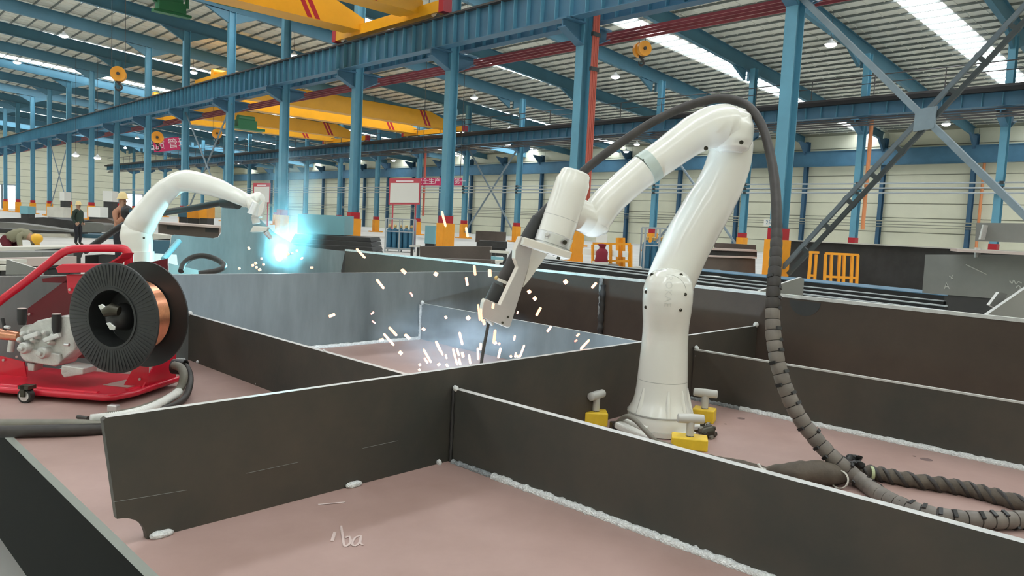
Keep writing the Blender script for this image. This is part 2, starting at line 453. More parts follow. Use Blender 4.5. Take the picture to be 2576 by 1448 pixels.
for i, y in enumerate(C1):
    lab = names1.get(i, 'blue crane column of the near row, %s counted from the camera end' % ORD[i])
    c = p1 if i == 0 else dup(p1, (X1, y, 0))
    c.location = (X1, y, 0); c['label'] = lab; col1.append(c)
p2 = column_proto(X2, '', 'crane columns of the middle row')
for i, y in enumerate(C2):
    c = p2 if i == 0 else dup(p2, (X2, y, 0))
    c.location = (X2, y, 0); c['label'] = 'slender pale blue crane column of the farther row, %s counted from the camera end' % ORD[i]
# wind columns on the side wall and the beam across them
pw = thing('wall_column', '', 'column', (XW-.55, 0, 0), 'dark blue columns on the side wall')
isec(MB(), XW-.55, 0, 0, roofz(XW)-.9, d=.5, b=.36).build('shaft', 'wall_column_blue', pw)
kb = MB().prism([(XW-.8,-.1,roofz(XW)-2.6),(XW-.8,-.1,roofz(XW)-1.1),(XW-2.6,-.1,roofz(XW-1.8)-1.1)], (0,.2,0)); kb.build('knee', 'wall_column_blue', pw)
for i in range(22):
    y = 15.1-8.1*2+i*8.1
    c = pw if i == 0 else dup(pw, (XW-.55, y, 0))
    c.location = (XW-.55, y, 0); c['label'] = 'dark blue column standing against the cream side wall, %s counted from the camera end' % ORD[i]
MB_ = MB().box(XW-1.1, XW-.82, YB+1, YE-1, 9.45, 10.95).box(XW-1.25, XW-.7, YB+1, YE-1, 10.95, 11.0).box(XW-1.25, XW-.7, YB+1, YE-1, 9.4, 9.45)
tag(MB_.build('wall_girder', 'beam_blue'), 'dark blue girder running along the cream side wall above its panels', 'beam')

# crane runways: an I-girder each side of the column row, web stiffeners, rail, busbars
def runway(X, ya, yb, zb, zt, label, step, lim):
    root = thing('crane_runway', label, 'crane runway', (X, ya, zb))
    MB().box(X-.02, X+.02, ya, yb, zb+.03, zt-.03).build('web', 'beam_blue', root)
    MB().box(X-.25, X+.25, ya, yb, zb, zb+.03).build('bottom_flange', 'beam_blue', root)
    MB().box(X-.28, X+.28, ya, yb, zt-.04, zt).build('top_flange', 'rail_dark', root)
    MB().box(X-.05, X+.05, ya, yb, zt, zt+.14).build('rail', 'rail_dark', root)
    if zt == 10.7 and X < X2 and X > 30: MB().box(X-.6, X-.24, ya, yb, zt-.34, zt-.1).build('walkway', 'bar_black', root)
    y = ya+.4; first = None; rest = MB()
    while y < yb-.2:
        if y < lim:
            if first is None:
                first = MB().box(X-.21, X+.21, y-.012, y+.012, zb+.03, zt-.04).build('stiffener', 'column_blue', root); y00 = y
            else:
                s = first.copy(); COL.objects.link(s); s.location = (0, y-y00, 0)
        else: rest.box(X-.21, X+.21, y-.012, y+.012, zb+.03, zt-.04)
        y += step
    if rest.v: r = rest.build('stiffener_row', 'column_blue', root); r['kind'] = 'stuff'
    return root
runway(X1-.85, -6, 188, 9.4, 10.72, 'ribbed blue crane runway girder crossing the top left, camera side of the near column row', .78, 95)
runway(X1+.85, -6, 188, 9.6, 10.7, 'ribbed blue crane runway girder on the far side of the near column row', .78, 60)
runway(X2-.85, -6, 188, 9.6, 10.7, 'ribbed blue crane runway girder on the camera side of the farther column row', 1.05, 80)
runway(X2+.85, -6, 188, 9.6, 10.7, 'ribbed blue crane runway girder on the wall side of the farther column row', 2.1, 20)
for X, lab in ((X1+1.42, 'red conductor bars slung under the near crane runway'), (X2-1.42, 'dark conductor bars slung beside the farther crane runway')):
    root = thing('busbar', lab, 'conductor bars', (X, -6, 9.0))
    for k in range(4): MB().beam((X+.16*k, -6, 8.95+.17*k), (X+.16*k, 186, 8.95+.17*k), .05, .1).build('bar', 'busbar_red' if X < 30 else 'rail_dark', root)
hr = thing('runway_handrail', 'thin dark handrail along the top of the farther crane runway', 'handrail', (X2-1.38, -6, 10.9))
MB().tube([(X2-1.38,-6,12.0),(X2-1.38,186,12.0)], .035, 6).build('top_rail', 'rail_dark', hr)
MB().tube([(X2-1.38,-6,11.5),(X2-1.38,186,11.5)], .03, 6).build('mid_rail', 'rail_dark', hr)
pf = None
for i in range(46):
    y = -4+i*4.05
    if pf is None: pf = MB().beam((X2-1.38,y,10.8),(X2-1.38,y,12.0),.05,.05,(1,0,0)).build('post', 'rail_dark', hr); y0_ = y
    else: s = pf.copy(); COL.objects.link(s); s.location = (0, y-y0_, 0)
# service pipes strung along the farther column row
pr_ = thing('service_pipes', 'thin grey service pipes strung level along the farther columns before the cream wall', 'pipes', (X2-.5, -6, 5.0))
for z in (5.35, 5.05, 4.75): MB().tube([(X2-.42,-6,z),(X2-.42,186,z)], .055, 6).build('pipe', 'cage_grey', pr_)
for z in (3.85, 3.55, 3.3): MB().tube([(XW-.9,-6,z),(XW-.9,186,z)], .05, 6).build('wall_pipe', 'wall_seam', pr_)
cl = None
for y in C2[1:10]:
    for z in (5.35, 5.05, 4.75):
        if cl is None: cl = MB().box(X2-.52,X2-.3,y-.3,y-.1,z-.09,z+.09).build('clamp','brace_dark',pr_); c0 = (y,z)
        else: s = cl.copy(); COL.objects.link(s); s.location = (0, y-c0[0], z-c0[1])

# bracing between the first two near columns
A = xp(2330, 300, X1-.05); LL = V((X1-.05, 11.35, .55)); dirn = (A-LL); UR = A+dirn*1.02
UL = xp(2010, -12, X1-.05); dl = A-UL; LR = A+dl*1.25
xb = thing('cross_brace', 'big steel X brace spanning from the tall blue column to the right edge', 'brace', LL)
n = V((1,0,0)); per = dirn.normalized().cross(n)
for s in (-1, 1):
    MB().beam(LL+per*s*.135, UR+per*s*.135, .12, .11, (1,0,0)).build('brace_angle', 'brace_dark' if s < 0 else 'brace_lit', xb)  # one chord paler, one dark: light from above put into the colours
L_ = (UR-LL).length; k = 0; dn = (UR-LL).normalized(); bt = None
while k*.95+.9 < L_:
    c = LL+dn*(k*.95+.9)
    if bt is None: bt = MB().obox(c, dn*.06, per*.21, n*.05).build('batten', 'brace_dark', xb); cc = c
    else: s = bt.copy(); COL.objects.link(s); s.location = c-cc
    k += 1
MB().beam(UL, A, .16, .2, (1,0,0)).build('diagonal', 'brace_grey', xb); MB().beam(A, LR, .16, .2, (1,0,0)).build('diagonal', 'brace_grey', xb)
pd = dl.normalized()
MB().prism([A+pd*.42+per*.06, A+dn*.42, A-pd*.42-per*.06, A-dn*.42], (-.12,0,0)).build('gusset_plate', 'brace_grey', xb)
# thinner X braces in the farther row and at the far left of the near row
def rods(X, ya, yb, za, zb, lab, m='brace_grey', r=.06):
    t = thing('rod_brace', lab, 'brace', (X, ya, za), 'rod braces between far columns')
    MB().tube([(X,ya,za),(X,yb,zb)], r, 6).build('rod', m, t); MB().tube([(X+.1,ya,zb),(X+.1,yb,za)], r, 6).build('rod', m, t)
    return t
rods(X2, C2[8], C2[7], .4, 9.4, 'thin X brace of rods behind the sparks, right of the white notice board', r=.09)
rods(X2, C2[5], C2[4], .4, 9.4, 'thin X brace of rods behind the robot forearm', r=.09)
rods(X1, C1[7], C1[6], 9.2, 1.0, 'slanting pale rods beside the far robot, under the second crane', r=.07)
rods(X1, C1[12], C1[11], 9.2, 1.0, 'thin slanting rods between distant columns above the standing worker', r=.06)
# vertical pipes on columns
rp = thing('pipe_bundle', 'bundle of red pipes running down the blue column above the robot wrist', 'pipes', (X1+.2, C1[2]-.45, 2.2))
for k in range(4): MB().tube([(X1+.05+.09*k, C1[2]-.42, 2.2),(X1+.05+.09*k, C1[2]-.42, 15)], .045, 8).build('pipe', 'pipe_red', rp, smooth=40)
MB().box(X1-.02, X1+.42, C1[2]-.48, C1[2]-.36, 7.6, 7.75).build('clamp', 'brace_dark', rp)
MB().box(X1-.02, X1+.42, C1[2]-.48, C1[2]-.36, 8.9, 9.05).build('clamp', 'brace_dark', rp)
def vpipe(X, y, z0, z1, lab, m): tag(MB().tube([(X,y,z0),(X,y,z1)], .13, 8).build('drain_pipe', m, smooth=40), lab, 'pipe')
vpipe(X2, C2[3]-.55, 2.4, 9.5, 'orange pipe on the farther column, right of the tall blue column', 'pipe_orange')
vpipe(XW-.6, 31.26-8.1-.8, .5, 9.4, 'faint orange pipe beside the wall column at the right', 'pipe_orange')
vpipe(X2+.4, C2[9]-.5, 2.2, 10.2, 'red pipe on the far column above the white notice board', 'pipe_red')

# lamps under the roof
lamps = [(1548,193),(1193,246),(942,282),(2090,112),(740,140),(160,90),(43,157),(1575,381),(1602,363),(2380,312),(345,347),(315,372),(245,397),(190,390),(990,404),(1150,390),(1283,325),(487,182),(348,263)]
lamp_labels = ['white dome lamp under the roof below the big orange hook block', 'white dome lamp under the roof, directly right of the column left of the red pipes',
 'white dome lamp just above the right part of the middle yellow crane', 'white dome lamp right of the tall column, beside the X brace diagonal', 'white dome lamp left of the near yellow crane end',
 'large pale lamp at the upper left, below the roof light strip', 'pale lamp at the far upper left, above the long runway', 'small white lamp between the red pipes and the robot forearm',
 'small white lamp directly above the joint ring of the near robot', 'white oval lamp right of the X brace crossing', 'tiny white lamp beside the red banner at upper left',
 'tiny white lamp left of the red banner, lower one', 'tiny white lamp above the standing worker', 'tiny white lamp above the bright doorway', 'tiny white lamp above the white notice board',
 'tiny white lamp above the red banner by the column', 'tiny white lamp above the thin X brace', 'white lamp peeking over the runway near the twin hook block', 'small lamp behind the runway at the left column']
for i, (x, y) in enumerate(lamps):
    lo, hi = 8., 190.                                  # where the line of sight meets the lamp level under the roof
    for _ in range(50):
        md = (lo+hi)/2; p = dp(x, y, md)
        if p.z < roofz(p.x)-1.9: lo = md
        else: hi = md
    p = dp(x, y, lo)
    if lo > 160 or p.x > XW-2: p = dp(x, y, 78.)
    lab = lamp_labels[i]
    t = thing('high_bay_lamp', lab, 'lamp', p, 'high-bay lamps')
    MB().lathe([(.08,.34),(.12,.22),(.3,.1),(.36,0)], p, seg=16, caps=False).build('shade', 'lamp_shell', t, smooth=40)
    MB().ball(p+V((0,0,-.02)), .33, 14, 8, sc=(1,1,.45)).build('diffuser', 'lamp_glow', t, smooth=60)
    top = roofz(p.x)-.005
    MB().tube([p+V((0,0,.3)), (p.x,p.y,top)], .015, 5).build('drop_rod', 'rail_dark', t)

# overhead cranes
def girder(mb, y, x0, x1, zt, h, w, taper, m=0):
    poly = [(x0, y-w/2, zt-h), (x1, y-w/2, zt-h), (x1, y-w/2, zt-h*.66), (x1-taper, y-w/2, zt), (x0+taper, y-w/2, zt), (x0, y-w/2, zt-h*.66)]
    return mb.prism(poly, (0, w, 0), m)
def crane(name, lab, x0, x1, y1, y2, zrail, h, w, stripes):
    t = thing(name, lab, 'crane', ((x0+x1)/2, (y1+y2)/2, zrail), 'overhead cranes')
    zt = zrail+.3+h
    for y in (y1, y2):
        g = MB(); girder(g, y, x0, x1, zt, h, w, 3.2)
        go = g.build('girder', 'crane_yellow', t)
        MB().box(x0+.4, x1-.4, y+w/2, y+w/2+.28, zt-h, zt-h+.12).build('bottom_lip', 'crane_yellow', go)
        MB().box(x0+3.3, x1-3.3, y-.05, y+.05, zt, zt+.1).build('trolley_rail', 'rail_dark', go)
        for xs_ in stripes:
            for k in range(2):
                xa = xs_+k*.42
                MB().prism([(xa, y-w/2-.006, zt), (xa+.26, y-w/2-.006, zt), (xa+.26+h*.55, y-w/2-.006, zt-h*.98), (xa+h*.55, y-w/2-.006, zt-h*.98)], (0,.004,0)).build('red_stripe', 'stripe_red', go)
    for x in (x0, x1):
        ya, yb = min(y1,y2)-2.2, max(y1,y2)+2.2
        e = MB().box(x-.22, x+.22, ya, yb, zrail+.12, zrail+.62).build('end_truck', 'crane_yellow', t)
        for yy in (ya, yb): MB().box(x-.24, x+.24, yy-.18, yy+.18, zrail+.08, zrail+.66).build('buffer', 'stripe_red', e)
        for yy in (ya+.7, yb-.7):
            MB().lathe([(.26,-.09),(.26,.09)], (x, yy, zrail+.26), (1,0,0), 16).build('wheel', 'aluminium', e, smooth=40)
    return t, zt
tA, zA = crane('overhead_crane', 'yellow overhead crane with red stripes crossing the top left, nearest of the cranes', -5.2, X1-.85, 35.4, 30.3, 10.86, 1.75, 1.0, (17.1,))
for (px, py, lab, n_) in ((430, 22, 'green', 'travel_drive'), (592, 2, 'dark green', 'hoist_motor')):
    c = dp(px, py, 44.)
    q = MB().box(c.x-.75, c.x+.75, c.y-.35, c.y+.35, c.z-.2, c.z+.35).box(c.x-1.0, c.x+1.1, c.y-.25, c.y+.25, c.z-.35, c.z-.2)
    q.lathe([(.28,-.8),(.34,-.7),(.34,.5),(.28,.6)], c+V((0,0,.45)), (1,0,0), 14).tube([c+V((-.9,0,.2)), c+V((-.9,0,1.6))], .12, 8).tube([c+V((.9,0,.2)), c+V((.9,0,1.6))], .12, 8)
    q.build(n_, 'motor_green', tA, smooth=35)
tB, zB = crane('overhead_crane', 'yellow double-girder crane in the middle of the far bay, red stripes near its right end', X1+.85, X2-.85, 70.0, 63.5, 10.84, 1.5, .9, (45.0,))
c = dp(618, 318, 64.)
MB().box(c.x-.8,c.x+.8,c.y-.4,c.y+.4,c.z-.1,c.z+.5).box(c.x-1.4,c.x+1.5,c.y-.5,c.y+.5,c.z-.3,c.z-.1).lathe([(.3,-.7),(.3,.7)], c+V((0,0,.6)), (1,0,0), 12).build('hoist_trolley', 'motor_green', tB)
tC, zC = crane('overhead_crane', 'yellow crane farther down the bay behind the middle crane, seen below it', X1+.85, X2-.85, 88.0, 82.0, 10.84, 1.4, .9, (44.5,))
text('lettering', '2 t', 1.0, (X1+4.2, 82.0-.46, zC-.7), (1,0,0), (0,0,1), 'rail_dark', tC, .01)

for tc, px_, d_, ya, yb, zt_ in ((tA, 298, 30.8, 30.3, 35.4, zA), (tB, 546, 66.8, 63.5, 70., zB), (tC, 396, 80.8, 82., 88., zC)):
    x_ = dp(px_, 250, d_).x
    MB().box(x_-1., x_+1., ya-.4, yb+.4, zt_+.1, zt_+.5).lathe([(.35,-.9),(.35,.9)], (x_, (ya+yb)/2, zt_+.75), (1,0,0), 14).build('trolley', 'crane_yellow', tc, smooth=35)
# hook blocks hanging on wire ropes
def hook(px, py, d, r, lab, zt):
    c = dp(px, py, d); t = thing('hook_block', lab, 'crane hook', c, 'crane hook blocks')
    ax = V((.35,.94,0)).normalized(); sd = ax.cross(V((0,0,1)))
    for s in (-1, 1):
        MB().lathe([(r*.3,-.05),(r,-.09*r/.3),(r,.09*r/.3),(r*.3,.05)], c+ax*s*r*.55, ax, 24).build('sheave', 'hook_orange', t, smooth=35)
    MB().lathe([(r*.22,-.9*r),(r*.22,.9*r)], c, ax, 12).build('axle', 'rail_dark', t)
    MB().obox(c-V((0,0,r*.75)), sd*r*.28, ax*r*.3, V((0,0,r*.45))).build('yoke', 'rail_dark', t, bevel=.01)
    h = [c+V((0,0,-r*1.1))]+[c+V((0,0,-r*1.75))+sd*r*.42*math.cos(a)+V((0,0,r*.42*math.sin(a))) for a in [PI*.5-PI*1.55*k/12 for k in range(13)]]
    MB().tube(h, [r*.16]*9+[r*.14,r*.12,r*.1,r*.07,r*.04], 8).build('hook', 'rail_dark', t, smooth=50)
    for s in (-1, 1): MB().tube([c+ax*s*r*.55+sd*s*r*.8, V((c.x,c.y,zt))+ax*s*r*.55+sd*s*r*.8], .012, 5).build('wire_rope', 'rail_dark', t)
hook(1615, 124, 30., .29, 'orange crane hook block hanging above the robot, left of the tall blue column', roofz(25))
hook(298, 187, 30.8, .29, 'twin-sheave orange hook block hanging in front of the upper left columns', zA+.1)
hook(396, 346, 80.8, .62, 'orange hook block hanging just above the red banner', zC+.1)
hook(546, 336, 66.8, .42, 'rust orange hook block hanging below the middle crane', zB+.1)
# ================================================================ THE WELDED PANEL
ZT = .80                                      # top of the base plate
wp = thing('welded_workpiece', 'large welded steel panel with upright stiffener webs that the robots stand on', 'workpiece', (2.0, 2.0, .78))
def edge_x(y): return .494-.036*(y-1.508)
pl = MB(); xr = 4.3
pl.prism([(edge_x(-.7), -.7, ZT), (xr, -.7, ZT), (xr, 7.2, ZT), (edge_x(7.2), 7.2, ZT)], (0,0,-.03), 0, 1)
pl.build('base_plate', ['primer', 'edge_grey'], wp)
def web(name, p, q, h0, h1, t=.014, m='mill_scale', side=1, poly=None):
    """upright plate along p->q (front face on the line), thickness away from the camera side"""
    p = V((p[0],p[1],ZT)); q = V((q[0],q[1],ZT)); d = (q-p).normalized(); n = V((-d.y, d.x, 0))*side
    P = poly(p, q, d) if poly else [p, q, q+V((0,0,h1)), p+V((0,0,h0))]
    o = MB().prism(P, n*t, 0, 1).build(name, [m, 'cut_steel'], wp)
    if poly:                                  # the flame-cut left end stays dark
        for f in o.data.polygons:
            if f.normal.x < -.4 and abs(f.normal.y) < .5: f.material_index = 0
    return o
W1y = lambda x: 1.69+.0725*(x-.44)
H1 = .284
def w1poly(p, q, d):                          # skewed left end with a rat-hole at the bottom corner
    r = .062; out = [V((.44, W1y(.44), ZT+H1-.005)), V((.446, W1y(.446), ZT+H1))]
    out += [q+V((0,0,H1)), q]
    c = V((.468, W1y(.468), ZT))
    for k in range(9):
        a = PI/2*k/8; out.append(c+d*r*math.cos(a)+V((0,0,r*math.sin(a))))
    return out
web('stiffener_web', (.468, W1y(.468)), (3.468, W1y(3.468)), H1, H1, t=.018, poly=w1poly)
def w2x(y): return 1.418+(1.763-y)*.066
web('stiffener_web', (w2x(1.755), 1.755), (w2x(-.65), -.65), .223, .223, t=.024, side=1)
web('stiffener_web', (1.338, 3.72), (1.425, 1.79), .222, .222, t=.02, side=1)
web('stiffener_web', (edge_x(3.66)+.01, 3.665), (3.468, 3.81), .415, .411, m='mill_scale_blue')
web('stiffener_web', (2.752, 3.765), (2.787, 1.885), .222, .222, m='mill_scale_blue')
web('stiffener_web', (2.842, 1.855), (3.04, -.65), .222, .222, t=.018)
web('stiffener_web', (3.47, 5.9), (3.47, -.65), .445, .46, t=.04, m='mill_scale_brown')
# bright ground strips along the upper edges that face the camera
MB().prism([(3.4690, 5.9, ZT+.431), (3.4690, -.65, ZT+.446), (3.4690, -.65, ZT+.4605), (3.4690, 5.9, ZT+.4455)], (-.0008,0,0)).build('ground_edge', 'cut_steel', wp)
q_ = V((3.04-2.842, -.65-1.855, 0)).normalized(); q_ = V((q_.y, -q_.x, 0)); q_ = q_ if q_.x < 0 else -q_
MB().prism([V((2.842,1.855,ZT+.216))+q_*.0003, V((3.04,-.65,ZT+.216))+q_*.0003, V((3.04,-.65,ZT+.2225))+q_*.0003, V((2.842,1.855,ZT+.2225))+q_*.0003], q_*.0006).build('ground_edge', 'cut_steel', wp)
# gussets on the far side of the tall web
def gus(Y, pts):
    P = [yp(x, y, Y) for x, y in pts]
    return MB().prism([(p.x, Y, p.z) for p in P], (0,.014,0), 0, 1).build('gusset_plate', ['grey_steel','cut_steel'], wp)
def gusset_on(pxs):
    Y0 = xp(*pxs[0], 3.512).y; P = [yp(x, y, Y0) for x, y in pxs]
    Q = [V((3.512, Y0, ZT)), V((3.512, Y0, P[0].z))]+[V((p.x, Y0, p.z)) for p in P[1:]]+[V((P[-1].x, Y0, ZT))]
    return MB().prism(Q, (0,.014,0), 0, 1).build('gusset_plate', ['grey_steel','cut_steel'], wp)
gusset_on([(1912,731),(2016,697),(2023,703)])
gusset_on([(2478,795),(2590,718),(2640,712)])
# small standing tab behind the right gusset
P = [yp(x, y, .95) for x, y in ((2522,770),(2546,737),(2566,742),(2545,782))]
MB().prism([(p.x,1.0,p.z) for p in P], (0,.012,0), 0, 1).build('gusset_plate', ['grey_steel','cut_steel'], wp)
# weld beads
def bead(p, q, r, m='weld_metal', off=(0,0), n=60, amp=.25):
    p = V(p); q = V(q); pts = []; rad = []
    for i in range(n+1):
        t = i/n; pts.append(p.lerp(q, t)+V((random.uniform(-1,1)*r*.12, random.uniform(-1,1)*r*.12, 0))); rad.append(r*(1+random.uniform(-amp, amp)))
    return MB().tube(pts, rad, 8).build('weld_bead', m, wp, smooth=70)
bx = lambda y: w2x(y)-.006
bead((bx(1.74),1.74,ZT+.003), (bx(1.57),1.57,ZT+.003), .009, 'weld_dull', n=30)
bead((bx(1.57),1.57,ZT+.003), (bx(-.6),-.6,ZT+.003), .012, n=260, amp=.22)
b5 = lambda y: 2.842+(1.855-y)*.079-.008
bead((b5(1.85),1.85,ZT+.003), (b5(1.62),1.62,ZT+.003), .011, 'weld_dull', n=30)
bead((b5(1.62),1.62,ZT+.003), (b5(-.6),-.6,ZT+.003), .013, n=200, amp=.16)
bead((1.36,3.70,ZT+.003), (2.74,3.757,ZT+.003), .014, n=90, amp=.12)
bead((.62,3.668,ZT+.003), (1.32,3.70,ZT+.003), .01, n=60)
bead((1.435,1.80,ZT+.003), (2.1,1.845,ZT+.003), .01, n=50)
bead((2.745,3.755,ZT), (2.745,3.755,ZT+.215), .008, n=20)
bead((3.462,2.92,ZT), (3.462,2.92,ZT+.40), .018, 'dark_steel', n=30)  # dark strip painted in for the shadow of the upright joint
bead((3.455,2.93,ZT+.2), (3.455,2.93,ZT+.44), .01, 'weld_dull', n=20)
bead((2.85,1.85,ZT), (2.85,1.85,ZT+.215), .006, 'weld_dull', n=20)
bead((w2x(1.752)-.004,1.752,ZT), (w2x(1.752)-.004,1.752,ZT+.22), .005, 'dark_steel', n=20)
def tack(p, sx, sy, sz, rot=0.):
    mb = MB().ball((0,0,0), 1, 12, 8)
    c, s = math.cos(rot), math.sin(rot); ph = random.uniform(0,6)
    mb.v = [V(p)+V(((v.x*sx*c-v.y*sy*s)*(1+.12*math.sin(5*v.x+ph)), v.x*sx*s+v.y*sy*c, v.z*sz*(1+.15*math.sin(7*v.x+ph)))) for v in mb.v]
    return mb.build('tack_weld', 'weld_metal', wp, smooth=60)
for px, py, L in ((392,1338,.027),(877,1216,.026),(1098,1165,.006)):
    p = zp(px, py, ZT); tack((p.x, W1y(p.x)-.006, ZT+.006), L, .011, .009, .0725)
for px, py in ((648,968),(498,913)):
    p = zp(px, py, ZT); tack(p+V((0,0,.006)), .010, .012, .009)
for p, s in (((w2x(1.75), 1.748, ZT+.226), .009), ((1.342, 3.705, ZT+.226), .012), ((2.752, 3.75, ZT+.226), .014), ((2.848, 1.85, ZT+.226), .011), ((3.458, W1y(3.45)+.004, ZT+H1+.006), .013), ((1.395, 2.5, ZT+.226), .006)):
    tack(p, s, s*1.1, s)
# burn spots, spatter, chalk on the plate
for px, py, r in ((2330,1155,.02),(1864,1052,.016),(2300,1147,.006),(1825,1066,.005)):
    p = zp(px, py, ZT); MB().lathe([(r,0),(r*.8,.0012),(0.001,.0014)], p, seg=14).build('burnt_mark', 'burnt_mark', wp)
def chalk(pts, z0=None, w=.003, m='chalk'):
    P = [zp(x, y, ZT+.0015) for x, y in pts]
    MB().tube(P, w, 5, flat=.25).build('chalk_mark', m, wp)
chalk(spline([(858,1322),(862,1345),(866,1370),(872,1372),(882,1362),(878,1348),(868,1352)],3))
chalk(spline([(906,1346),(893,1352),(886,1366),(893,1372),(905,1362),(908,1346),(906,1364),(914,1370)],3))
chalk([(800,1268),(868,1262)], w=.003); chalk([(835,1360),(842,1338)], w=.004)
for px, py, r, X in ((2025,772,.078,3.4695),):
    c = xp(px, py-15, X); P = [c+V((0,r*math.cos(t),r*math.sin(t)*.9)) for t in [PI+PI*k/14 for k in range(15)]]
    MB().prism(P, (-.0008,0,0)).build('burnt_mark', 'dark_steel', wp)
# ground-in scratches on the front web
def scr(a, b): 
    P = []
    for x, y in (a, b):
        q = hit(x, y, (1, W1y(1)-.0012, 0), V((-.0725,1,0))); P.append(q)
    MB().tube(P, .0005, 4).build('scratch', 'grey_steel', wp)
scr((912,1127),(1000,1108)); scr((620,1190),(750,1162))
scr((285,1262),(470,1232))
# deep dark side plate under the free edge
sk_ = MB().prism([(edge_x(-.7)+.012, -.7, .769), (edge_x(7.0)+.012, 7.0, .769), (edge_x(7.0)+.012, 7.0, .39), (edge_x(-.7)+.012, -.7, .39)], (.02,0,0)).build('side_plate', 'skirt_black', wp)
# timbers / trestles that carry the panel
for y in (.2, 2.6, 5.2):
    t = thing('trestle', 'dark steel trestle carrying the welded panel underneath, %s' % {.2:'nearest the camera',2.6:'under its middle',5.2:'at its far end'}[y], 'trestle', (2.4, y, 0), 'trestles under the panel')
    MB().box(.75, 4.2, y-.1, y+.1, .62, .769).build('beam', 'dark_steel', t)
    for x in (1.1, 3.9): MB().box(x-.09, x+.09, y-.09, y+.09, 0, .62).build('leg', 'dark_steel', t)

# ================================================================ ROBOT NEAR
def screws(parent, pts, axis, r=.0055, d=.006):
    for p in pts: MB().lathe([(r*1.25,-d),(r*1.25,d*.5),(r*.7,d*.55),(r*.7,.0)], p, axis, 12).build('screw', 'screw_dark', parent, smooth=40)
vdir = lambda x: V((ray(x, 700).x, ray(x, 700).y, 0)).normalized()
RB = V((2.275, 1.612, ZT))
R1 = thing('welding_robot', 'large white jointed robot arm standing on the steel panel at right, welding torch lowered', 'robot arm', RB)
px1 = 2.78/FPX
colp = [(.118,.022),(.118,.07),(.116,.074),(.114,.082),(.104,.10),(.097,.125),(.0925,.16),(.0905,.19)]
bs = MB().lathe(colp, RB, seg=48).build('base', 'robot_white', R1, smooth=45)
MB().lathe([(.120,.068),(.1205,.071),(.120,.074)], RB, seg=48, caps=False).build('seam', 'seam_grey', bs)
for a in (-2.25, -1.6, -.95, 3.0, 0.2):           # raised ribs around the foot
    d = V((math.cos(a), math.sin(a), 0)); MB().tube([RB+d*.108+V((0,0,.07)), RB+d*.1+V((0,0,.105)), RB+d*.088+V((0,0,.165))], [.012,.010,.006], 8).build('rib', 'robot_white', bs, smooth=60)
low = MB().lathe([(.0905,.192),(.087,.25),(.0835,.31),(.082,.36),(.083,.40),(.0855,.44),(.087,.48)], RB, seg=48)
lo_ = low.build('lower_link', 'robot_white', R1, smooth=45)
MB().lathe([(.0895,.1895),(.0895,.1925)], RB, seg=48, caps=False).build('seam', 'seam_grey', lo_)
# shoulder: the column swells forward into one smooth cover with screws down both sides
sv = -vdir(1675); sd_ = V((-sv.y, sv.x, 0)); sd_ = sd_ if sd_.dot(RT) > 0 else -sd_
SH = [(.33,.0822,.000,.0822),(.37,.0815,.001,.0825),(.40,.083,.004,.086),(.44,.0865,.010,.092),(.48,.0890,.014,.096),(.52,.0885,.014,.096),(.55,.0825,.013,.090),(.572,.070,.011,.078),(.586,.052,.009,.058),(.594,.030,.007,.034),(.5965,.008,.006,.010)]
def sh_at(z):
    for (z0,a0,o0,b0),(z1,a1,o1,b1) in zip(SH, SH[1:]):
        if z <= z1:
            t = max(0,(z-z0)/(z1-z0)); return a0+(a1-a0)*t, o0+(o1-o0)*t, b0+(b1-b0)*t
    return SH[-1][1:]
def sh_pt(u, z, lift=0.):
    a, o, b = sh_at(z); return RB+sd_*u+sv*(o+b*math.sqrt(max(0, 1-(u/a)**2))+lift)+V((0,0,z))
zs = [p.x for p in spline([(q[0],0) for q in SH], 4)]; m = MB(); sg = 48
for z in zs:
    a, o, b = sh_at(z)
    for k in range(sg):
        t = 2*PI*k/sg; m.v.append(RB+sd_*a*math.cos(t)+sv*(o+b*math.sin(t))+V((0,0,z)))
for i in range(len(zs)-1):
    for k in range(sg): m.f.append([i*sg+k, i*sg+(k+1)%sg, (i+1)*sg+(k+1)%sg, (i+1)*sg+k]); m.m.append(0)
m.f.append([(len(zs)-1)*sg+k for k in range(sg)]); m.m.append(0)
cov = m.build('shoulder', 'robot_white', R1, smooth=70)
bm = bmesh.new(); bm.from_mesh(cov.data); bmesh.ops.recalc_face_normals(bm, faces=bm.faces); bm.to_mesh(cov.data); bm.free()
def on_sh(x, y):
    q = hit(x, y, RB+sv*.10, sv)-RB; return q.dot(sd_), q.z
for x, y in ((1630,692),(1714,693),(1616,735),(1724,741),(1624,775),(1712,780)):
    u, z = on_sh(x, y); a = sh_at(z)[0]; u = max(-a*.86, min(a*.86, u)); p = sh_pt(u, z); nrm = (sv*.7+sd_*(u/a)*.7).normalized()
    screws(cov, [p], nrm, .0048, .004)
c0 = RB+sv*.115+V((0,0,on_sh(1673,731)[1]))
lt = text('lettering', 'ROKAE', .034, c0, V((0,0,-1)), sd_, 'letter_grey', cov, .0006)
for v in lt.data.vertices:
    w_ = v.co+ORG[cov.name]-RB; u, z = w_.dot(sd_), w_.z; v.co = sh_pt(u, z, .0004 if w_.dot(sv) < .115 else .001)-ORG[cov.name]
arc_ = [sh_pt(.062*math.cos(t), .515+.062*math.sin(t)*1.0, .0006) for t in [PI*(.05+.5*k/16) for k in range(17)]]
MB().tube(arc_, .0007, 5).build('seam', 'seam_grey', cov)
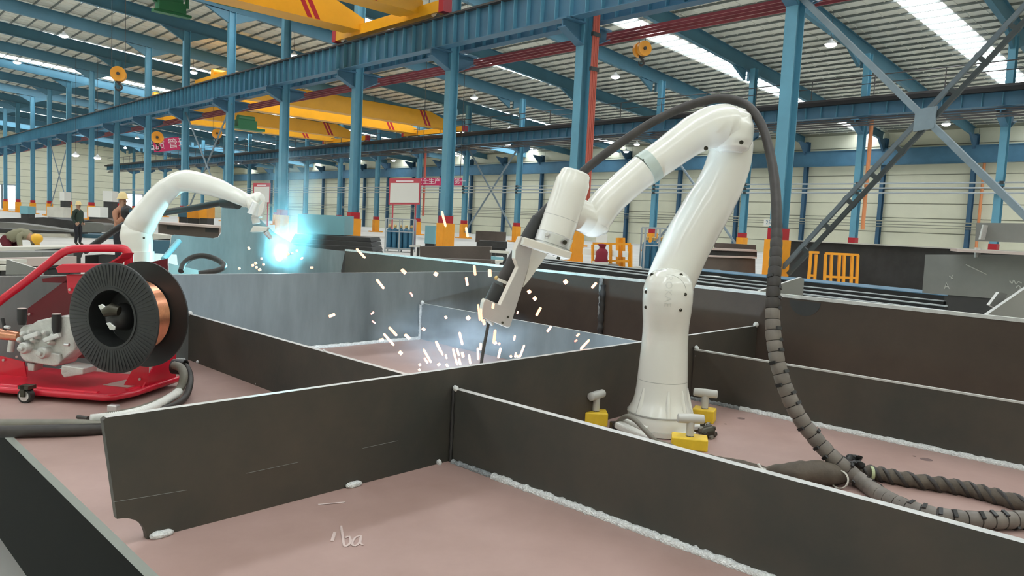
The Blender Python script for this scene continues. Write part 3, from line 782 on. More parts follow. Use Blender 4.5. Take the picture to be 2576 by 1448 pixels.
# upper arm, set behind the shoulder cover
def armtube(pts, parent, name, m='robot_white', seg=36, n=8):
    P = [dp(x, y, d) for x, y, d, r in pts]; R = [r*d/FPX for x, y, d, r in pts]
    return MB().tube(spline(P, n), list(spline_r(R, n)), seg).build(name, m, parent, smooth=60)
armtube([(1672,745,2.84,48),(1688,706,2.85,60),(1711,652,2.85,60),(1735,600,2.85,61),(1772,535,2.845,60),(1805,478,2.84,57),(1829,420,2.83,55),(1840,370,2.82,53),(1840,335,2.82,46)], R1, 'upper_arm')
el = armtube([(1838,384,2.755,28),(1839,372,2.755,44),(1840,352,2.755,52),(1840,326,2.755,55),(1839,300,2.755,50),(1838,282,2.755,38),(1838,271,2.755,20)], R1, 'elbow')
fa = armtube([(1846,322,2.74,46),(1822,315,2.738,53),(1790,320,2.735,53),(1752,336,2.73,49),(1714,361,2.722,45.5),(1676,389,2.715,43.5),(1638,415,2.71,42.5)], R1, 'forearm')
a_, b_ = dp(1642,413,2.708), dp(1620,428,2.704)
rn = MB().tube([a_, b_], [42.9*2.71/FPX]*2, 40).build('joint_ring', 'robot_ring', R1, smooth=40)
fwx = (b_-a_).normalized(); upx = RT.cross(fwx).normalized()
for x, y in ((1618,402),(1632,421)):
    p = dp(x, y, 2.708-.056); MB().ball(p, .0038, 10, 6).build('screw', 'screw_dark', rn)
f2 = armtube([(1620,428,2.704,41.5),(1590,452,2.70,40),(1556,482,2.695,39.5),(1525,512,2.69,41),(1503,541,2.685,42),(1494,560,2.685,40)], R1, 'forearm_end')
wk = MB().ball(dp(1492,556,2.685), 41*2.685/FPX, 28, 18)
wk.build('wrist_knuckle', 'robot_white', R1, smooth=60)
armtube([(1496,548,2.69,30),(1506,576,2.69,28),(1508,590,2.69,18)], R1, 'wrist_cap')
MB().tube([dp(1490,555,2.685), dp(1415,520,2.62)], .056, 28).build('wrist_neck', 'robot_white', R1, smooth=50)
for x, y, d in ((1776,373,2.655),(1865,358,2.66)):
    p = dp(x, y, d); MB().lathe([(.0075,-.006),(.0075,.003),(.005,.003),(.005,-.002)], p, -vdir(x), 12).build('screw', 'screw_dark', el, smooth=40)
# wrist housing and tool flange
wt, wb = dp(1449,434,2.60), dp(1397,590,2.60); wa = (wb-wt).normalized(); wl = (wb-wt).length; r5 = 43.5*2.60/FPX
wh = MB().lathe([(r5*.80,.0),(r5*.86,.003),(r5*.90,.02),(r5,.034),(r5*1.005,.06),(r5*1.02,wl*.72),(r5*1.02,wl)], wt, wa, 48).build('wrist_housing', 'robot_white', R1, smooth=35)
MB().lathe([(r5*.72,-.004),(r5*.78,-.003),(r5*.80,.0),(r5*.80,.004)], wt, wa, 40).build('end_cap', 'robot_cap', wh, smooth=40)
MB().lathe([(r5*1.024,wl*.735),(r5*1.024,wl*.742)], wt, wa, 48, caps=False).build('seam', 'seam_grey', wh)
fl = MB().lathe([(r5*1.0,.0),(r5*1.06,.003),(r5*1.06,.036),(r5*.96,.038),(r5*.96,.042),(r5*1.08,.043),(r5*1.08,.056)], wb, wa, 48).build('tool_flange', 'aluminium', R1, smooth=35)
p = dp(1376,589,2.60-.066); MB().lathe([(.008,0),(.008,.012),(.0065,.015),(.001,.016)], p+vdir(1376)*.008, -vdir(1376), 16).build('plug', 'aluminium', fl, smooth=40)
p = dp(1421,609,2.60-.058); MB().lathe([(.0075,-.004),(.0075,.008),(.0045,.008),(.0045,.0)], p, -vdir(1421), 14).build('connector', 'screw_dark', fl, smooth=40)
p = dp(1434,616,2.59); MB().obox(p, wa*.018, RT*.004, FW*.012).build('clip', 'bracket_beige', fl)
for x, y in ((1380,634),(1396,639),(1405,648)):
    p = dp(x, y, 2.585); MB().lathe([(.006,-.005),(.006,.006)], p, wa, 10).build('bolt', 'screw_dark', fl)
# cranked torch bracket
bd = 2.575
bn = (CAM-dp(1300,690,bd)); bn.z = 0; bn.normalize(); bn = Matrix.Rotation(math.radians(24), 3, 'Z') @ bn; bp0 = dp(1300,690,bd)
BR = lambda L, off=0.: [hit(x, y, bp0+bn*off, bn) for x, y in L]
br = MB()
br.prism(BR([(1311,594),(1334,600),(1436,628),(1428,655),(1372,636),(1340,622),(1330,672),(1284,822),(1276,824),(1211,797),(1217,760),(1222,751),(1259,767),(1304,672),(1296,650),(1297,628)]), -bn*.032, 0, 1)
bk = br.build('torch_bracket', ['bracket_shaded','bracket_beige'], R1, bevel=.003)
MB().beam(dp(1312,606,2.56), dp(1430,643,2.585), .085, .026, wa).build('mounting_slab', 'bracket_beige', bk, bevel=.003)
MB().prism(BR([(1336,622),(1378,638),(1330,706),(1316,722),(1330,672)], -.012), -bn*.02).build('bracket_rib', 'bracket_beige', bk)
for x, y in ((1278,797),(1264,811)):
    p = BR([(x, y)], .001)[0]; MB().lathe([(.004,-.002),(.004,.002)], p, bn, 10).build('screw', 'screw_dark', bk)
# torch
tdp = 2.66
def tt(x0, y0, x1, y1, r0, r1, name, m, parent, d=tdp): return MB().tube([dp(x0,y0,d), dp(x1,y1,d)], [r0*d/FPX, r1*d/FPX], 20).build(name, m, parent, smooth=40)
tt(1356,548,1318,625,17,24,'torch_neck','rubber_black',R1)
th = tt(1322,618,1268,712,25,23,'torch_body','hose_brown',R1)
tt(1388,508,1352,556,8,17,'torch_boot','rubber_black',R1)
tt(1269,705,1266,712,23,23,'torch_collar','bracket_beige',R1, 2.655)
p = dp(1249,699,2.64); MB().ball(p, .008, 12, 8).build('valve', 'brass', th, smooth=60)
tt(1263,720,1238,768,26,24,'torch_sleeve','rubber_black',R1)
tt(1238,768,1224,800,14,11,'torch_nozzle','aluminium',R1)
tt(1228,800,1240,818,9,4,'nozzle_tip','handle_grey',R1,2.62)

nk0, nk1 = dp(1230,806,2.63), V((1.66,1.92,.932))
MB().tube(spline([nk0, nk0.lerp(nk1,.5)+V((-.01,0,-.01)), nk1],5), .0055, 10).build('shield_neck', 'hose_brown', R1, smooth=60)  # added stem joining the arc's shroud to the torch
MB().lathe([(.012,.0),(.020,-.012),(.021,-.068),(.016,-.068)], nk1, seg=18).build('arc_shield', 'brass', R1, smooth=40)  # added shroud above the arc, keeps its light off the wrist
# mounting foot under the robot
mp = thing('mounting_plate', 'white three-armed mounting foot under the near robot', 'mount', RB, None)
MB().lathe([(.122,.004),(.122,.021)], RB, seg=40).build('hub', 'mount_white', mp, smooth=40)
for x, y in ((1585,1078),(1768,1072),(1735,1100)):
    q = zp(x, y, ZT+.012); d = (q-RB); d.z = 0; dn = d.normalized(); sd2 = V((-dn.y, dn.x, 0))
    MB().prism([RB+sd2*.06+V((0,0,.004)), RB-sd2*.06+V((0,0,.004)), q-sd2*.035, q+sd2*.035], (0,0,.016)).build('arm', 'mount_white', mp, bevel=.004)
bar = [dp(1553,1066,2.62), dp(1640,1108,2.52)]
MB().beam(bar[0], bar[1], .036, .024).build('bar', 'mount_white', mp, bevel=.006)
MB().beam(dp(1566,1054,2.66), dp(1628,1080,2.60), .026, .018).build('bar', 'mount_white', mp, bevel=.006)
# magnetic clamps
def magnet(px, py, ang, hang, lab, sz=(.085,.07,.05)):
    c = zp(px, py, ZT); t = thing('magnet_clamp', lab, 'magnet clamp', c, 'yellow magnet clamps')
    u = V((math.cos(ang), math.sin(ang), 0)); v = V((-u.y, u.x, 0)); h = V((math.cos(hang), math.sin(hang), 0))
    MB().obox(c+V((0,0,sz[2]/2)), u*sz[0]/2, v*sz[1]/2, V((0,0,sz[2]/2))).build('block', 'magnet_yellow', t, bevel=.004)
    MB().lathe([(.014,0),(.013,.004)], c+V((0,0,sz[2])), seg=16).build('collar', 'screw_dark', t)
    MB().tube([c+V((0,0,sz[2])), c+V((0,0,sz[2]+.052))], .0135, 14).build('stem', 'handle_grey', t, smooth=40)
    k = c+V((0,0,sz[2]+.06)); MB().lathe([(.011,-.046),(.0155,-.043),(.0165,0),(.0155,.043),(.011,.046)], k, h, 18).build('handle', 'handle_grey', t, smooth=40)
    return t
magnet(1497, 1066, -.75, AZ*-1+.95, 'yellow magnet clamp with grey T-handle, left of the robot foot')
magnet(1770, 1058, -1.15, -1.05, 'yellow magnet clamp with pale T-handle, behind the robot foot at right')
magnet(1733, 1125, -.95, -.74, 'yellow magnet clamp with T-handle, in front of the robot foot', (.12,.075,.04))
# connector lump beside the foot and the small strap cable
cn = thing('connector_plug', 'dark multi-pin connector lying beside the robot foot', 'connector', zp(1780, 1100, ZT))
c = ORG[cn.name]+V((0,0,.022))
MB().lathe([(.02,-.03),(.024,-.01),(.024,.015),(.018,.02)], c, V((.7,-.5,.2)), 14).build('shell', 'screw_dark', cn, smooth=40)
for k in range(7):
    a = 2*PI*k/7; q = c+V((.035*math.cos(a), .02*math.sin(a), .018*math.sin(a)+.004)); MB().obox(q, (.007,0,.003), (0,.005,0), (-.002,0,.006)).build('lug', 'cable_grey' if k % 2 else 'screw_dark', cn)
strap = [zp(1545,1075,ZT+.01), dp(1560,1056,2.64), dp(1578,1047,2.58), dp(1600,1058,2.54), dp(1625,1084,2.50), dp(1650,1108,2.49), zp(1690,1122,ZT+.012), zp(1740,1150,ZT+.012), zp(1790,1168,ZT+.01)]
tag(MB().tube(spline(strap, 6), .0085, 10).build('strap_cable', 'cable_grey', smooth=60), 'flat grey-brown cable looping over the white mounting foot', 'cable')
pc = [zp(1542,1078,ZT+.006)]
MB_ = MB().obox(zp(1552,1072,ZT+.018), V((.02,-.012,0)), V((.01,.016,0)), V((0,0,.016))); tag(MB_.build('cable_boot', 'hose_brown', bevel=.004), 'brown boot between the left magnet clamp and the mounting foot', 'cable boot')

# ================================================================ HOSES ON THE RIGHT
hp = [(1362,545,2.70),(1400,505,2.76),(1440,458,2.78),(1490,412,2.79),(1560,360,2.80),(1640,308,2.81),(1720,270,2.82),(1790,250,2.82),(1840,250,2.80),(1885,270,2.76),(1918,320,2.71),(1938,390,2.64),(1950,470,2.56),(1954,560,2.48),(1951,650,2.42),(1945,740,2.38),(1944,820,2.36),(1952,890,2.34),(1967,950,2.325),(1990,1010,2.31),(2022,1065,2.295),(2062,1115,2.28),(2108,1162,2.26)]
P = [dp(*q) for q in hp]
tail = [zp(x, y, ZT+.024) for x, y in ((2165,1208),(2225,1250),(2290,1280),(2360,1298),(2430,1306),(2510,1308),(2620,1303))]
P += tail
hose = thing('torch_hose', 'thick black torch hose arching over the robot and down to the right edge', 'hose', zp(2300, 1285, ZT))
core = spline(P, 8)
rr = []
for i, p in enumerate(core):
    t = i/8; rr.append(.0165 if t < 10 else .0160+min(1,(t-10)/8)*.003)
MB().tube(core, rr, 16).build('hose_core', 'hose_brown', hose, smooth=70)
# slit wrap segments on the lower run
cum = [0]
for i in range(1, len(core)): cum.append(cum[-1]+(core[i]-core[i-1]).length)
def along(s):
    for i in range(1, len(core)):
        if cum[i] >= s: return core[i-1].lerp(core[i], (s-cum[i-1])/(cum[i]-cum[i-1]))
    return core[-1]
s0 = cum[8*13]; s = s0; step = .034
while s < cum[-1]-.01:
    f = min(1, (s-s0)/.35); r = .0180+.0052*f
    pts = [along(s+step*k/5*.93) for k in range(6)]
    MB().tube(pts, [r*.985,r*1.02,r*1.03,r*1.02,r*1.0,r*.94], 14).build('wrap_segment', 'hose_wrap' if s-s0 > .30 else 'hose_brown', hose, smooth=50)
    if random.random() < .92 and f > .3:
        t = (pts[1]-pts[0]).normalized(); sidev = t.cross(V(_fh)).normalized(); q = pts[0]+(-V(_fh)*.5+sidev*random.choice((-.95,.95,.35))+V((0,0,.3))).normalized()*r
        MB().obox(q, t*.0048, t.cross((q-pts[0])).normalized()*.0105, (q-pts[0]).normalized()*.003).build('slit', 'rubber_black', hose)
    s += step
h2 = [zp(x, y, ZT+.02) for x, y in ((2150,1185),(2200,1190),(2250,1200),(2320,1212),(2390,1222),(2450,1234),(2510,1250),(2600,1275))]
sh = thing('sheathed_hose', 'second hose in a twisted dark cloth sheath behind the torch hose', 'hose', zp(2400, 1225, ZT))
c2 = spline(h2, 10); rr = [.021*(1+.10*math.sin(i*1.1)+.05*math.sin(i*2.7)) for i in range(len(c2))]
MB().tube(c2, rr, 14).build('sheath', 'sleeve_cloth', sh, smooth=60)
sp = MB(); n = len(c2)
for k in range(2): sp.tube([c2[i]+V((.0195*math.cos(i*.55+k*PI), .012*math.cos(i*.55+k*PI), .0195*math.sin(i*.55+k*PI))) for i in range(0, n)], .006, 6)
sp.build('spiral_fold', 'hose_brown', sh, smooth=60)
MB().ring(.0215, .017, .009, zp(2192,1190,ZT+.022), V((.5,-.6,0)), 20).build('green_tape', 'tape_green', sh)
# cloth sleeve bag lying on the plate
sb = thing('cable_sleeve', 'brown cloth sleeve tied with a white cable tie, lying in front of the robot foot', 'cable sleeve', zp(1990, 1200, ZT))
sl = [(1738,1142,9),(1790,1158,11),(1850,1170,13),(1905,1184,13),(1925,1189,12),(1955,1197,24),(2010,1203,35),(2055,1205,38),(2090,1205,34),(2115,1203,24),(2128,1200,8)]
Q = []; R = []
for x, y, r in sl:
    q = zp(x, y+r*.35, ZT); d = (q-CAM).dot(FW); rad = r*d/FPX; Q.append(q+V((0,0,rad*.8))); R.append(rad)
Q = spline(Q, 6); R = list(spline_r(R, 6))
mb = MB().tube(Q, R, 18, flat=.82)
for i, v in enumerate(mb.v): mb.v[i] = v+V((0,0,1))*.004*noise.noise(v*38)+V((.004*noise.noise(v*30+V((9,0,0))),0,0))
mb.build('sleeve', 'sleeve_cloth', sb, smooth=70)
q = zp(1920,1190,ZT+.014); MB().ring(.0165, .0125, .008, q, (Q[26]-Q[22]).normalized(), 20).tube([q+V((-.004,.004,.014)), q+V((-.012,.012,.028))], .004, 6).build('cable_tie', 'tie_white', sb)
q = zp(2112,1205,ZT+.026); MB().ring(.027, .024, .006, q, (Q[-3]-Q[-12]).normalized(), 24).build('cable_tie', 'plate_pale', sb)
# shrivelled black rag
rg_ = MB()
for a, b, w_ in (((2106,1134),(2128,1160),10),((2128,1150),(2142,1132),9),((2140,1135),(2165,1148),8),((2150,1146),(2168,1170),8),((2120,1150),(2160,1160),7)):
    rg_.tube(spline([zp(a[0],a[1]+10,ZT+.03), zp((a[0]+b[0])/2+6,(a[1]+b[1])/2+8,ZT+.06), zp(b[0],b[1]+10,ZT+.026)],4), [w_*2.9/FPX*k for k in (.4,.8,1,.9,1.1,1,.7,.5,.2)], 7, flat=.45)
rg_.tube([zp(2150,1178,ZT+.02), zp(2160,1162,ZT+.04)], .006, 6)
tag(rg_.build('shrivelled_rag', 'rubber_black', smooth=60), 'shrivelled black rag caught behind the torch hose', 'rag')

# ================================================================ WIRE FEEDER ON THE LEFT
cu_ = V((.645, -.764, 0)); cv_ = V((.764, .645, 0)); CO = V((.83, 2.90, ZT))-cu_*.105; zz = V((0,0,1))
def C(u, v, z): return CO+cu_*u+cv_*v+zz*z
def cp_(x, y, v):                       # point on the cart plane at depth v -> (u, z)
    q = hit(x, y, CO+cv_*v, cv_); d = q-CO; return d.dot(cu_), d.z
wf_ = thing('wire_feeder', 'red wheeled wire feeder frame at the left edge, carrying the black spool', 'wire feeder', C(-.25,.15,0))
# tray with raised lip and pressed slots
tr = MB()
oc = [(-.60,0),(.02,0),(.05,.02),(.075,.10),(.08,.38),(-.60,.38)]
tr.prism([C(u,v,.022) for u, v in oc], zz*.012)
tray = tr.build('tray', 'red_paint', wf_, bevel=.004)
MB().tube([C(u,v,.030) for u, v in [(-.60,-.002),(.02,-.002),(.05,.018),(.077,.10),(.082,.38)]], .012, 10).build('lip', 'red_paint', tray, smooth=60)
for u0, u1 in ((-.30,-.04),(-.58,-.36)): MB().tube([C(u0,.05,.034), C(u1,.05,.034)], .010, 10, flat=.5).build('pressed_rib', 'red_paint', tray, smooth=60)
MB().tube([C(.035,.11,.034), C(.05,.30,.034)], .010, 10, flat=.5).build('pressed_rib', 'red_paint', tray, smooth=60)
MB().prism([C(u,v,.0345) for u, v in ((-.10,.16),(.01,.15),(.03,.24),(-.08,.27))], zz*.001).build('slot', 'primer', tray)
# end bracket and back panel
MB().prism([C(.055,.17,.034), C(.075,.36,.034), C(.075,.36,.16), C(.065,.27,.16)], cu_*.006).build('end_bracket', 'red_paint', wf_)
MB().prism([C(-.03,.185,.034), C(.07,.185,.034), C(.07,.185,.165), C(.045,.185,.165)], cv_*.006).build('side_bracket', 'red_paint', wf_)
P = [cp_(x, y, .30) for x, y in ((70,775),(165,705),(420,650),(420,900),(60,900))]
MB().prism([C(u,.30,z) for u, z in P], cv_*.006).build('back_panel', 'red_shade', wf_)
P = [cp_(x, y, .20) for x, y in ((-40,915),(0,895),(60,910),(70,965),(-40,960))]
MB().prism([C(u,.20,z) for u, z in P], cv_*.006).build('side_plate', 'red_paint', wf_)
# folded top bracket
P = [cp_(x, y, .10) for x, y in ((139,672),(155,664),(270,664),(310,636),(302,650),(235,684),(145,687))]
MB().prism([C(u,.10,z) for u, z in P], cv_*.07).build('top_bracket', 'red_paint', wf_, bevel=.003)
P = [cp_(x, y, .13) for x, y in ((165,690),(210,690),(195,738),(170,738))]
MB().prism([C(u,.13,z) for u, z in P], cv_*.05).build('lug', 'red_paint', wf_, bevel=.004)
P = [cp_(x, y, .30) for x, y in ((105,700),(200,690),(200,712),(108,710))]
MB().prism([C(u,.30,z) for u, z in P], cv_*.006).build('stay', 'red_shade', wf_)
# tube handle
hv = .20
HP = [(-70,818),(0,757),(60,712),(120,664),(150,640),(180,627),(230,624),(290,624),(312,626),(323,640),(324,668),(322,700)]
MB().tube(spline([C(*(lambda a: (a[0], hv, a[1]))(cp_(x, y, hv))) for x, y in HP], 6), .0155, 14).build('handle_tube', 'red_paint', wf_, smooth=60)
MB().tube([C(*(lambda a: (a[0], hv, a[1]))(cp_(x, y, hv))) for x, y in ((318,634),(306,654),(286,672))], .011, 10).build('handle_brace', 'red_paint', wf_, smooth=60)
# drive unit: cast gearbox, rollers, pressure knobs
gv = .10
G = lambda x, y, v=gv: C(*(lambda a: (a[0], v, a[1]))(cp_(x, y, v)))
gb = MB().prism([G(x,y) for x, y in ((48,828),(58,818),(78,816),(92,806),(128,798),(180,792),(184,800),(188,880),(152,910),(148,918),(136,922),(60,908),(50,896),(46,870))], cv_*.10).build('gearbox', 'cast_aluminium', wf_, bevel=.006)
MB().prism([G(x,y,gv-.012) for x, y in ((48,872),(150,890),(152,908),(146,918),(134,921),(64,909),(50,893))], cv_*.012).build('face_plate', 'cast_aluminium', gb, bevel=.004)
for x, y in ((74,872),(120,884)):
    MB().lathe([(.0225,0),(.0225,.03),(.018,.036),(.010,.037),(.010,.05),(.007,.052)], G(x,y,gv), -cv_, 18).build('drive_roller', 'cast_aluminium', gb, smooth=40)
for x, y in ((66,842),(84,836),(100,846),(120,838),(142,846),(58,856),(92,856),(134,862)):
    MB().lathe([(.011,0),(.011,.022),(.006,.028)], G(x,y,gv), (-cv_+zz*.3), 12).build('pressure_arm', 'cast_aluminium', gb, smooth=40)
for x0, y0, x1, y1 in ((62,850,98,838),(112,856,150,842)):
    MB().beam(G(x0,y0,gv-.02), G(x1,y1,gv-.02), .02, .018).build('rocker', 'aluminium', gb, bevel=.004)
for x, y in ((168,866),(18,822)): MB().tube([G(x-6,y,gv-.02), G(x+6,y+1,gv-.02)], .006, 8).build('lever', 'aluminium', gb, smooth=40)
for x, y0, y1 in ((55,776,812),(142,790,832)):
    k = MB().tube([G(x,y1+4,gv-.01), G(x,y1-8,gv-.01), G(x,y0,gv-.01)], [.012,.0165,.0165], 16).build('tension_knob', 'rubber_black', wf_, smooth=40)
    MB().lathe([(.0155,0),(.015,.002)], G(x,y0,gv-.01), zz, 16).build('knob_top', 'plate_pink', k)
MB().tube([G(48,846), G(-10,838)], [.018,.022], 14).build('copper_fitting', 'copper_wire', wf_, smooth=40)
MB().tube([G(30,855), G(26,884)], .012, 10).build('drain_stub', 'cast_aluminium', wf_, smooth=40)
MB().prism([G(x,y,.08) for x, y in ((154,918),(210,926),(208,942),(160,950),(152,938))], cv_*.08).build('foot', 'cast_aluminium', wf_, bevel=.004)
MB().prism([G(x,y,.10) for x, y in ((68,912),(86,916),(84,934),(70,932))], cv_*.05).build('foot', 'cast_aluminium', wf_, bevel=.003)
MB().tube([G(6,800), G(16,845)], .006, 8).build('pin', 'rubber_black', wf_)
# casters and stub foot
for x, y, s in ((66,996,1), (-120,985,0)):
    q = zp(x, y+16, ZT)
    c = q+zz*.026
    cs = MB().lathe([(.010,-.011),(.026,-.011),(.026,.011),(.010,.011)], c, cv_, 24).build('caster_wheel', 'rubber_black', wf_, smooth=40)
    MB().lathe([(.006,-.013),(.019,-.0125),(.019,.0125),(.006,.013)], c, cv_, 20).build('caster_hub', 'aluminium', cs, smooth=40)
    MB().obox(c+zz*.032+cu_*.004, cu_*.02, cv_*.02, zz*.006).obox(c+zz*.018+cv_*.017, cu_*.012, cv_*.003, zz*.02).obox(c+zz*.018-cv_*.017, cu_*.008, cv_*.003, zz*.02).build('caster_fork', 'screw_dark', cs)
q = zp(286,1034,ZT); MB().obox(q+zz*.012, cu_*.018, cv_*.012, zz*.012).build('stub_foot', 'aluminium', wf_, bevel=.003)
q2 = C(-.5,.33,0); MB().obox(q2+zz*.011, cu_*.018, cv_*.012, zz*.011).build('stub_foot', 'aluminium', wf_, bevel=.003)
for x, y, v in ((352,953,.18),(9,905,.195),(43,897,.195),(176,728,.125),(74,790,.295)):
    MB().lathe([(.005,0),(.005,.004)], G(x,y,v), -cv_, 10).build('rivet', 'plate_pink', wf_)

# spool
sa = V((math.sin(math.radians(60)), math.cos(math.radians(60)), 0))
SD = 2.62; sc_ = dp(284,800,SD); sr = 140*SD/FPX; sw = .14
sp_ = thing('wire_spool', 'black plastic wire spool wound with copper wire on the red feeder', 'wire spool', sc_-zz*sr)
MB().lathe([(sr*.52,0),(sr*.54,-.004),(sr*.985,-.002),(sr,.0),(sr,.006),(sr*.52,.006)], sc_, sa, 72, caps=False).lathe([(sr*.52,.006),(sr*.52,0)], sc_, sa, 72, caps=False).build('front_flange', 'spool_black', sp_, smooth=40)
MB().lathe([(sr*.30,0),(sr,0),(sr,.006),(sr*.3,.006),(sr*.3,0)], sc_+sa*sw, sa, 72, caps=False).build('rear_flange', 'spool_black', sp_, smooth=40)
MB().lathe([(sr*.52,.0),(sr*.50,.05),(sr*.49,sw)], sc_, sa, 56, caps=False).lathe([(sr*.49,0),(.001,.0)], sc_+sa*(sw*.55), sa, 56, caps=False).build('core', 'spool_black', sp_, smooth=40)
cw = MB(); prof = []
for k in range(61): prof.append((sr*.64+.0012*(k % 2), .007+(sw-.014)*k/60))
cw.lathe(prof, sc_, sa, 72, caps=False).build('wire_coil', 'copper_wire', sp_, smooth=None)
ribs = MB(); e1 = sa.cross(zz).normalized()
for k in range(72):
    a = 2*PI*k/72; d = e1*math.cos(a)+zz*math.sin(a); t = sa.cross(d)
    ribs.obox(sc_+d*sr*.775-sa*.004, d*sr*.19, t*.0012, sa*.0007)
r_ = ribs.build('radial_ribs', 'spool_black', sp_); r_['kind'] = 'stuff'
MB().ring(sr*.55, sr*.51, .010, sc_-sa*.003, sa, 56).build('hub_rim', 'spool_black', sp_, smooth=40)
hb = MB().lathe([(.05,0),(.045,-.03),(.034,-.05),(.02,-.058)], sc_+sa*.05, sa, 20).build('hub', 'motor_green', sp_, smooth=35); hb.data.materials[0] = MAT['rubber_black']
MB().prism([dp(x,y,SD-.03) for x, y in ((246,768),(256,764),(270,776),(268,790),(256,788))], sa*.006).build('wing_nut', 'aluminium', sp_, bevel=.002)
MB().prism([dp(x,y,SD-.03) for x, y in ((266,812),(276,810),(290,822),(288,830),(276,830))], sa*.006).build('wing_nut', 'aluminium', sp_, bevel=.002)
MB().tube([dp(262,786,SD-.02), dp(282,778,SD-.02), dp(300,782,SD-.02)], [.016,.022,.016], 12).build('spindle_nut', 'screw_dark', sp_, smooth=40)

# hoses behind and in front of the feeder
def hose_obj(pts, r, name, m, lab, cat='hose', seg=12, n=6, group=None):
    return tag(MB().tube(spline(pts, n), r, seg).build(name, m, smooth=70), lab, cat, group)
hose_obj([dp(438,918,2.98), dp(456,926,2.95), dp(462,950,2.92), zp(447,985,ZT+.03), zp(405,1010,ZT+.022), zp(340,1034,ZT+.018), zp(262,1049,ZT+.018)], .016, 'feeder_hose', 'cable_grey', 'thick grey-brown hose curving from the red feeder end plate')
hose_obj([dp(440,920,3.02), dp(466,920,3.0), dp(478,945,2.97), dp(476,975,2.9), zp(462,1003,ZT+.014), zp(430,1022,ZT+.013), zp(380,1036,ZT+.013)], .0125, 'feeder_hose', 'hose_brown', 'dark thin hose outside the grey-brown feeder hose')
MB_ = MB().lathe([(.03,0),(.03,.05),(.025,.05),(.025,.0)], dp(436,921,3.0), cu_, 20); tag(MB_.build('hose_gland', 'rubber_black', smooth=40), 'black hose gland at the red feeder end plate', 'hose gland')
spx = [zp(x, y, ZT+.03) for x, y in ((228,1054),(262,1050),(310,1044),(360,1032),(400,1016),(440,992),(454,980))]
c3 = spline(spx, 30); rr = [.0145+.0030*math.sin(i*2.1) for i in range(len(c3))]
so = tag(MB().tube(c3, rr, 12).build('spring_guard', 'spring_white', smooth=80), 'white ribbed spring guard on the hose in front of the feeder', 'spring guard')
hose_obj([zp(454,980,ZT+.03), zp(468,966,ZT+.04), zp(478,958,ZT+.05)], .006, 'cable_tip', 'tie_white', 'white end of the ribbed spring guard', 'cable')
hose_obj([zp(-60,1068,ZT+.02), zp(0,1066,ZT+.02), zp(120,1066,ZT+.02), zp(200,1066,ZT+.018), zp(262,1070,ZT+.016), zp(330,1066,ZT+.016)], .016, 'floor_cable', 'cable_grey', 'upper of two dark cables lying across the plate edge at left', 'cable', group='cables at the plate edge')
hose_obj([zp(-60,1086,ZT+.02), zp(0,1085,ZT+.02), zp(110,1083,ZT+.02), zp(200,1080,ZT+.02), zp(262,1078,ZT+.016), zp(330,1074,ZT+.016)], .019, 'floor_cable', 'hose_brown', 'lower of two dark cables lying across the plate edge at left', 'cable', group='cables at the plate edge')
hose_obj([zp(196,1048,ZT+.015), zp(222,1052,ZT+.02)], .007, 'cable_stub', 'hose_brown', 'dark stub poking from the white spring guard', 'cable')
# ================================================================ ROBOT FAR (second cell of the same panel)
B2 = dp(349, 660, 4.6); B2 = V((B2.x, B2.y, ZT))
R2 = thing('welding_robot', 'smaller-looking white robot arm at left, welding in a cyan glow behind the red feeder', 'robot arm', B2)
MB().lathe([(.12,0),(.12,.06),(.10,.09),(.09,.16),(.086,.3),(.086,.46)], B2, seg=36).build('base', 'robot_white', R2, smooth=45)
def arm2(pts, name, m='robot_white'):
    P = [dp(x, y, d) for x, y, d, r in pts]; R = [r*d/FPX for x, y, d, r in pts]
    return MB().tube(spline(P, 8), list(spline_r(R, 8)), 28).build(name, m, R2, smooth=60)
sh2 = arm2([(349,640,4.6,33),(346,612,4.6,36),(342,592,4.6,37),(341,574,4.6,33),(344,560,4.6,22)], 'shoulder')
p = dp(362,598,4.5); MB().ball(p, .007, 8, 6).build('screw', 'screw_dark', sh2)
arm2([(340,590,4.6,33),(352,566,4.6,36),(370,538,4.58,33),(392,507,4.56,30),(416,480,4.54,28),(440,463,4.53,26)], 'upper_arm')
arm2([(426,472,4.52,26),(448,459,4.52,27),(472,455,4.51,28),(505,461,4.48,27),(545,472,4.45,24),(585,488,4.42,20),(618,503,4.40,17.5),(634,506,4.39,18),(650,499,4.38,17),(660,497,4.37,10)], 'forearm')
arm2([(632,504,4.38,15),(637,518,4.36,15),(641,530,4.35,12)], 'wrist')
MB().tube([dp(650,512,4.33), dp(640,541,4.33)], [.035,.043], 20).build('tool_flange', 'aluminium', R2, smooth=40)
q0 = 4.3
k = MB().prism([dp(x,y,q0) for x, y in ((662,503),(667,506),(662,530),(655,545),(630,546),(634,540))], FW*.04).build('torch_bracket', 'bracket_beige', R2, bevel=.004)
MB().tube([dp(642,546,4.33), dp(645,562,4.33)], .022, 14).build('torch_body', 'aluminium', R2)
MB().prism([dp(x,y,q0) for x, y in ((636,568),(674,570),(668,582),(628,583))], FW*.04).build('torch_foot', 'bracket_beige', k, bevel=.004)
MB().tube([dp(668,582,4.32), dp(682,600,4.34)], [.018,.010], 12).build('torch_nozzle', 'aluminium', R2)
MB().tube(spline([dp(214,632,4.8), dp(258,600,4.75), dp(300,572,4.7), dp(350,548,4.72), dp(404,536,4.72), dp(480,524,4.62), dp(560,509,4.55), dp(596,504,4.5)],6), .02, 12).build('torch_hose', 'rubber_black', R2, smooth=60)
MB().tube([dp(560,510,4.56), dp(598,512,4.5)], [.03,.034], 12).build('hose_clamp', 'rubber_black', R2)
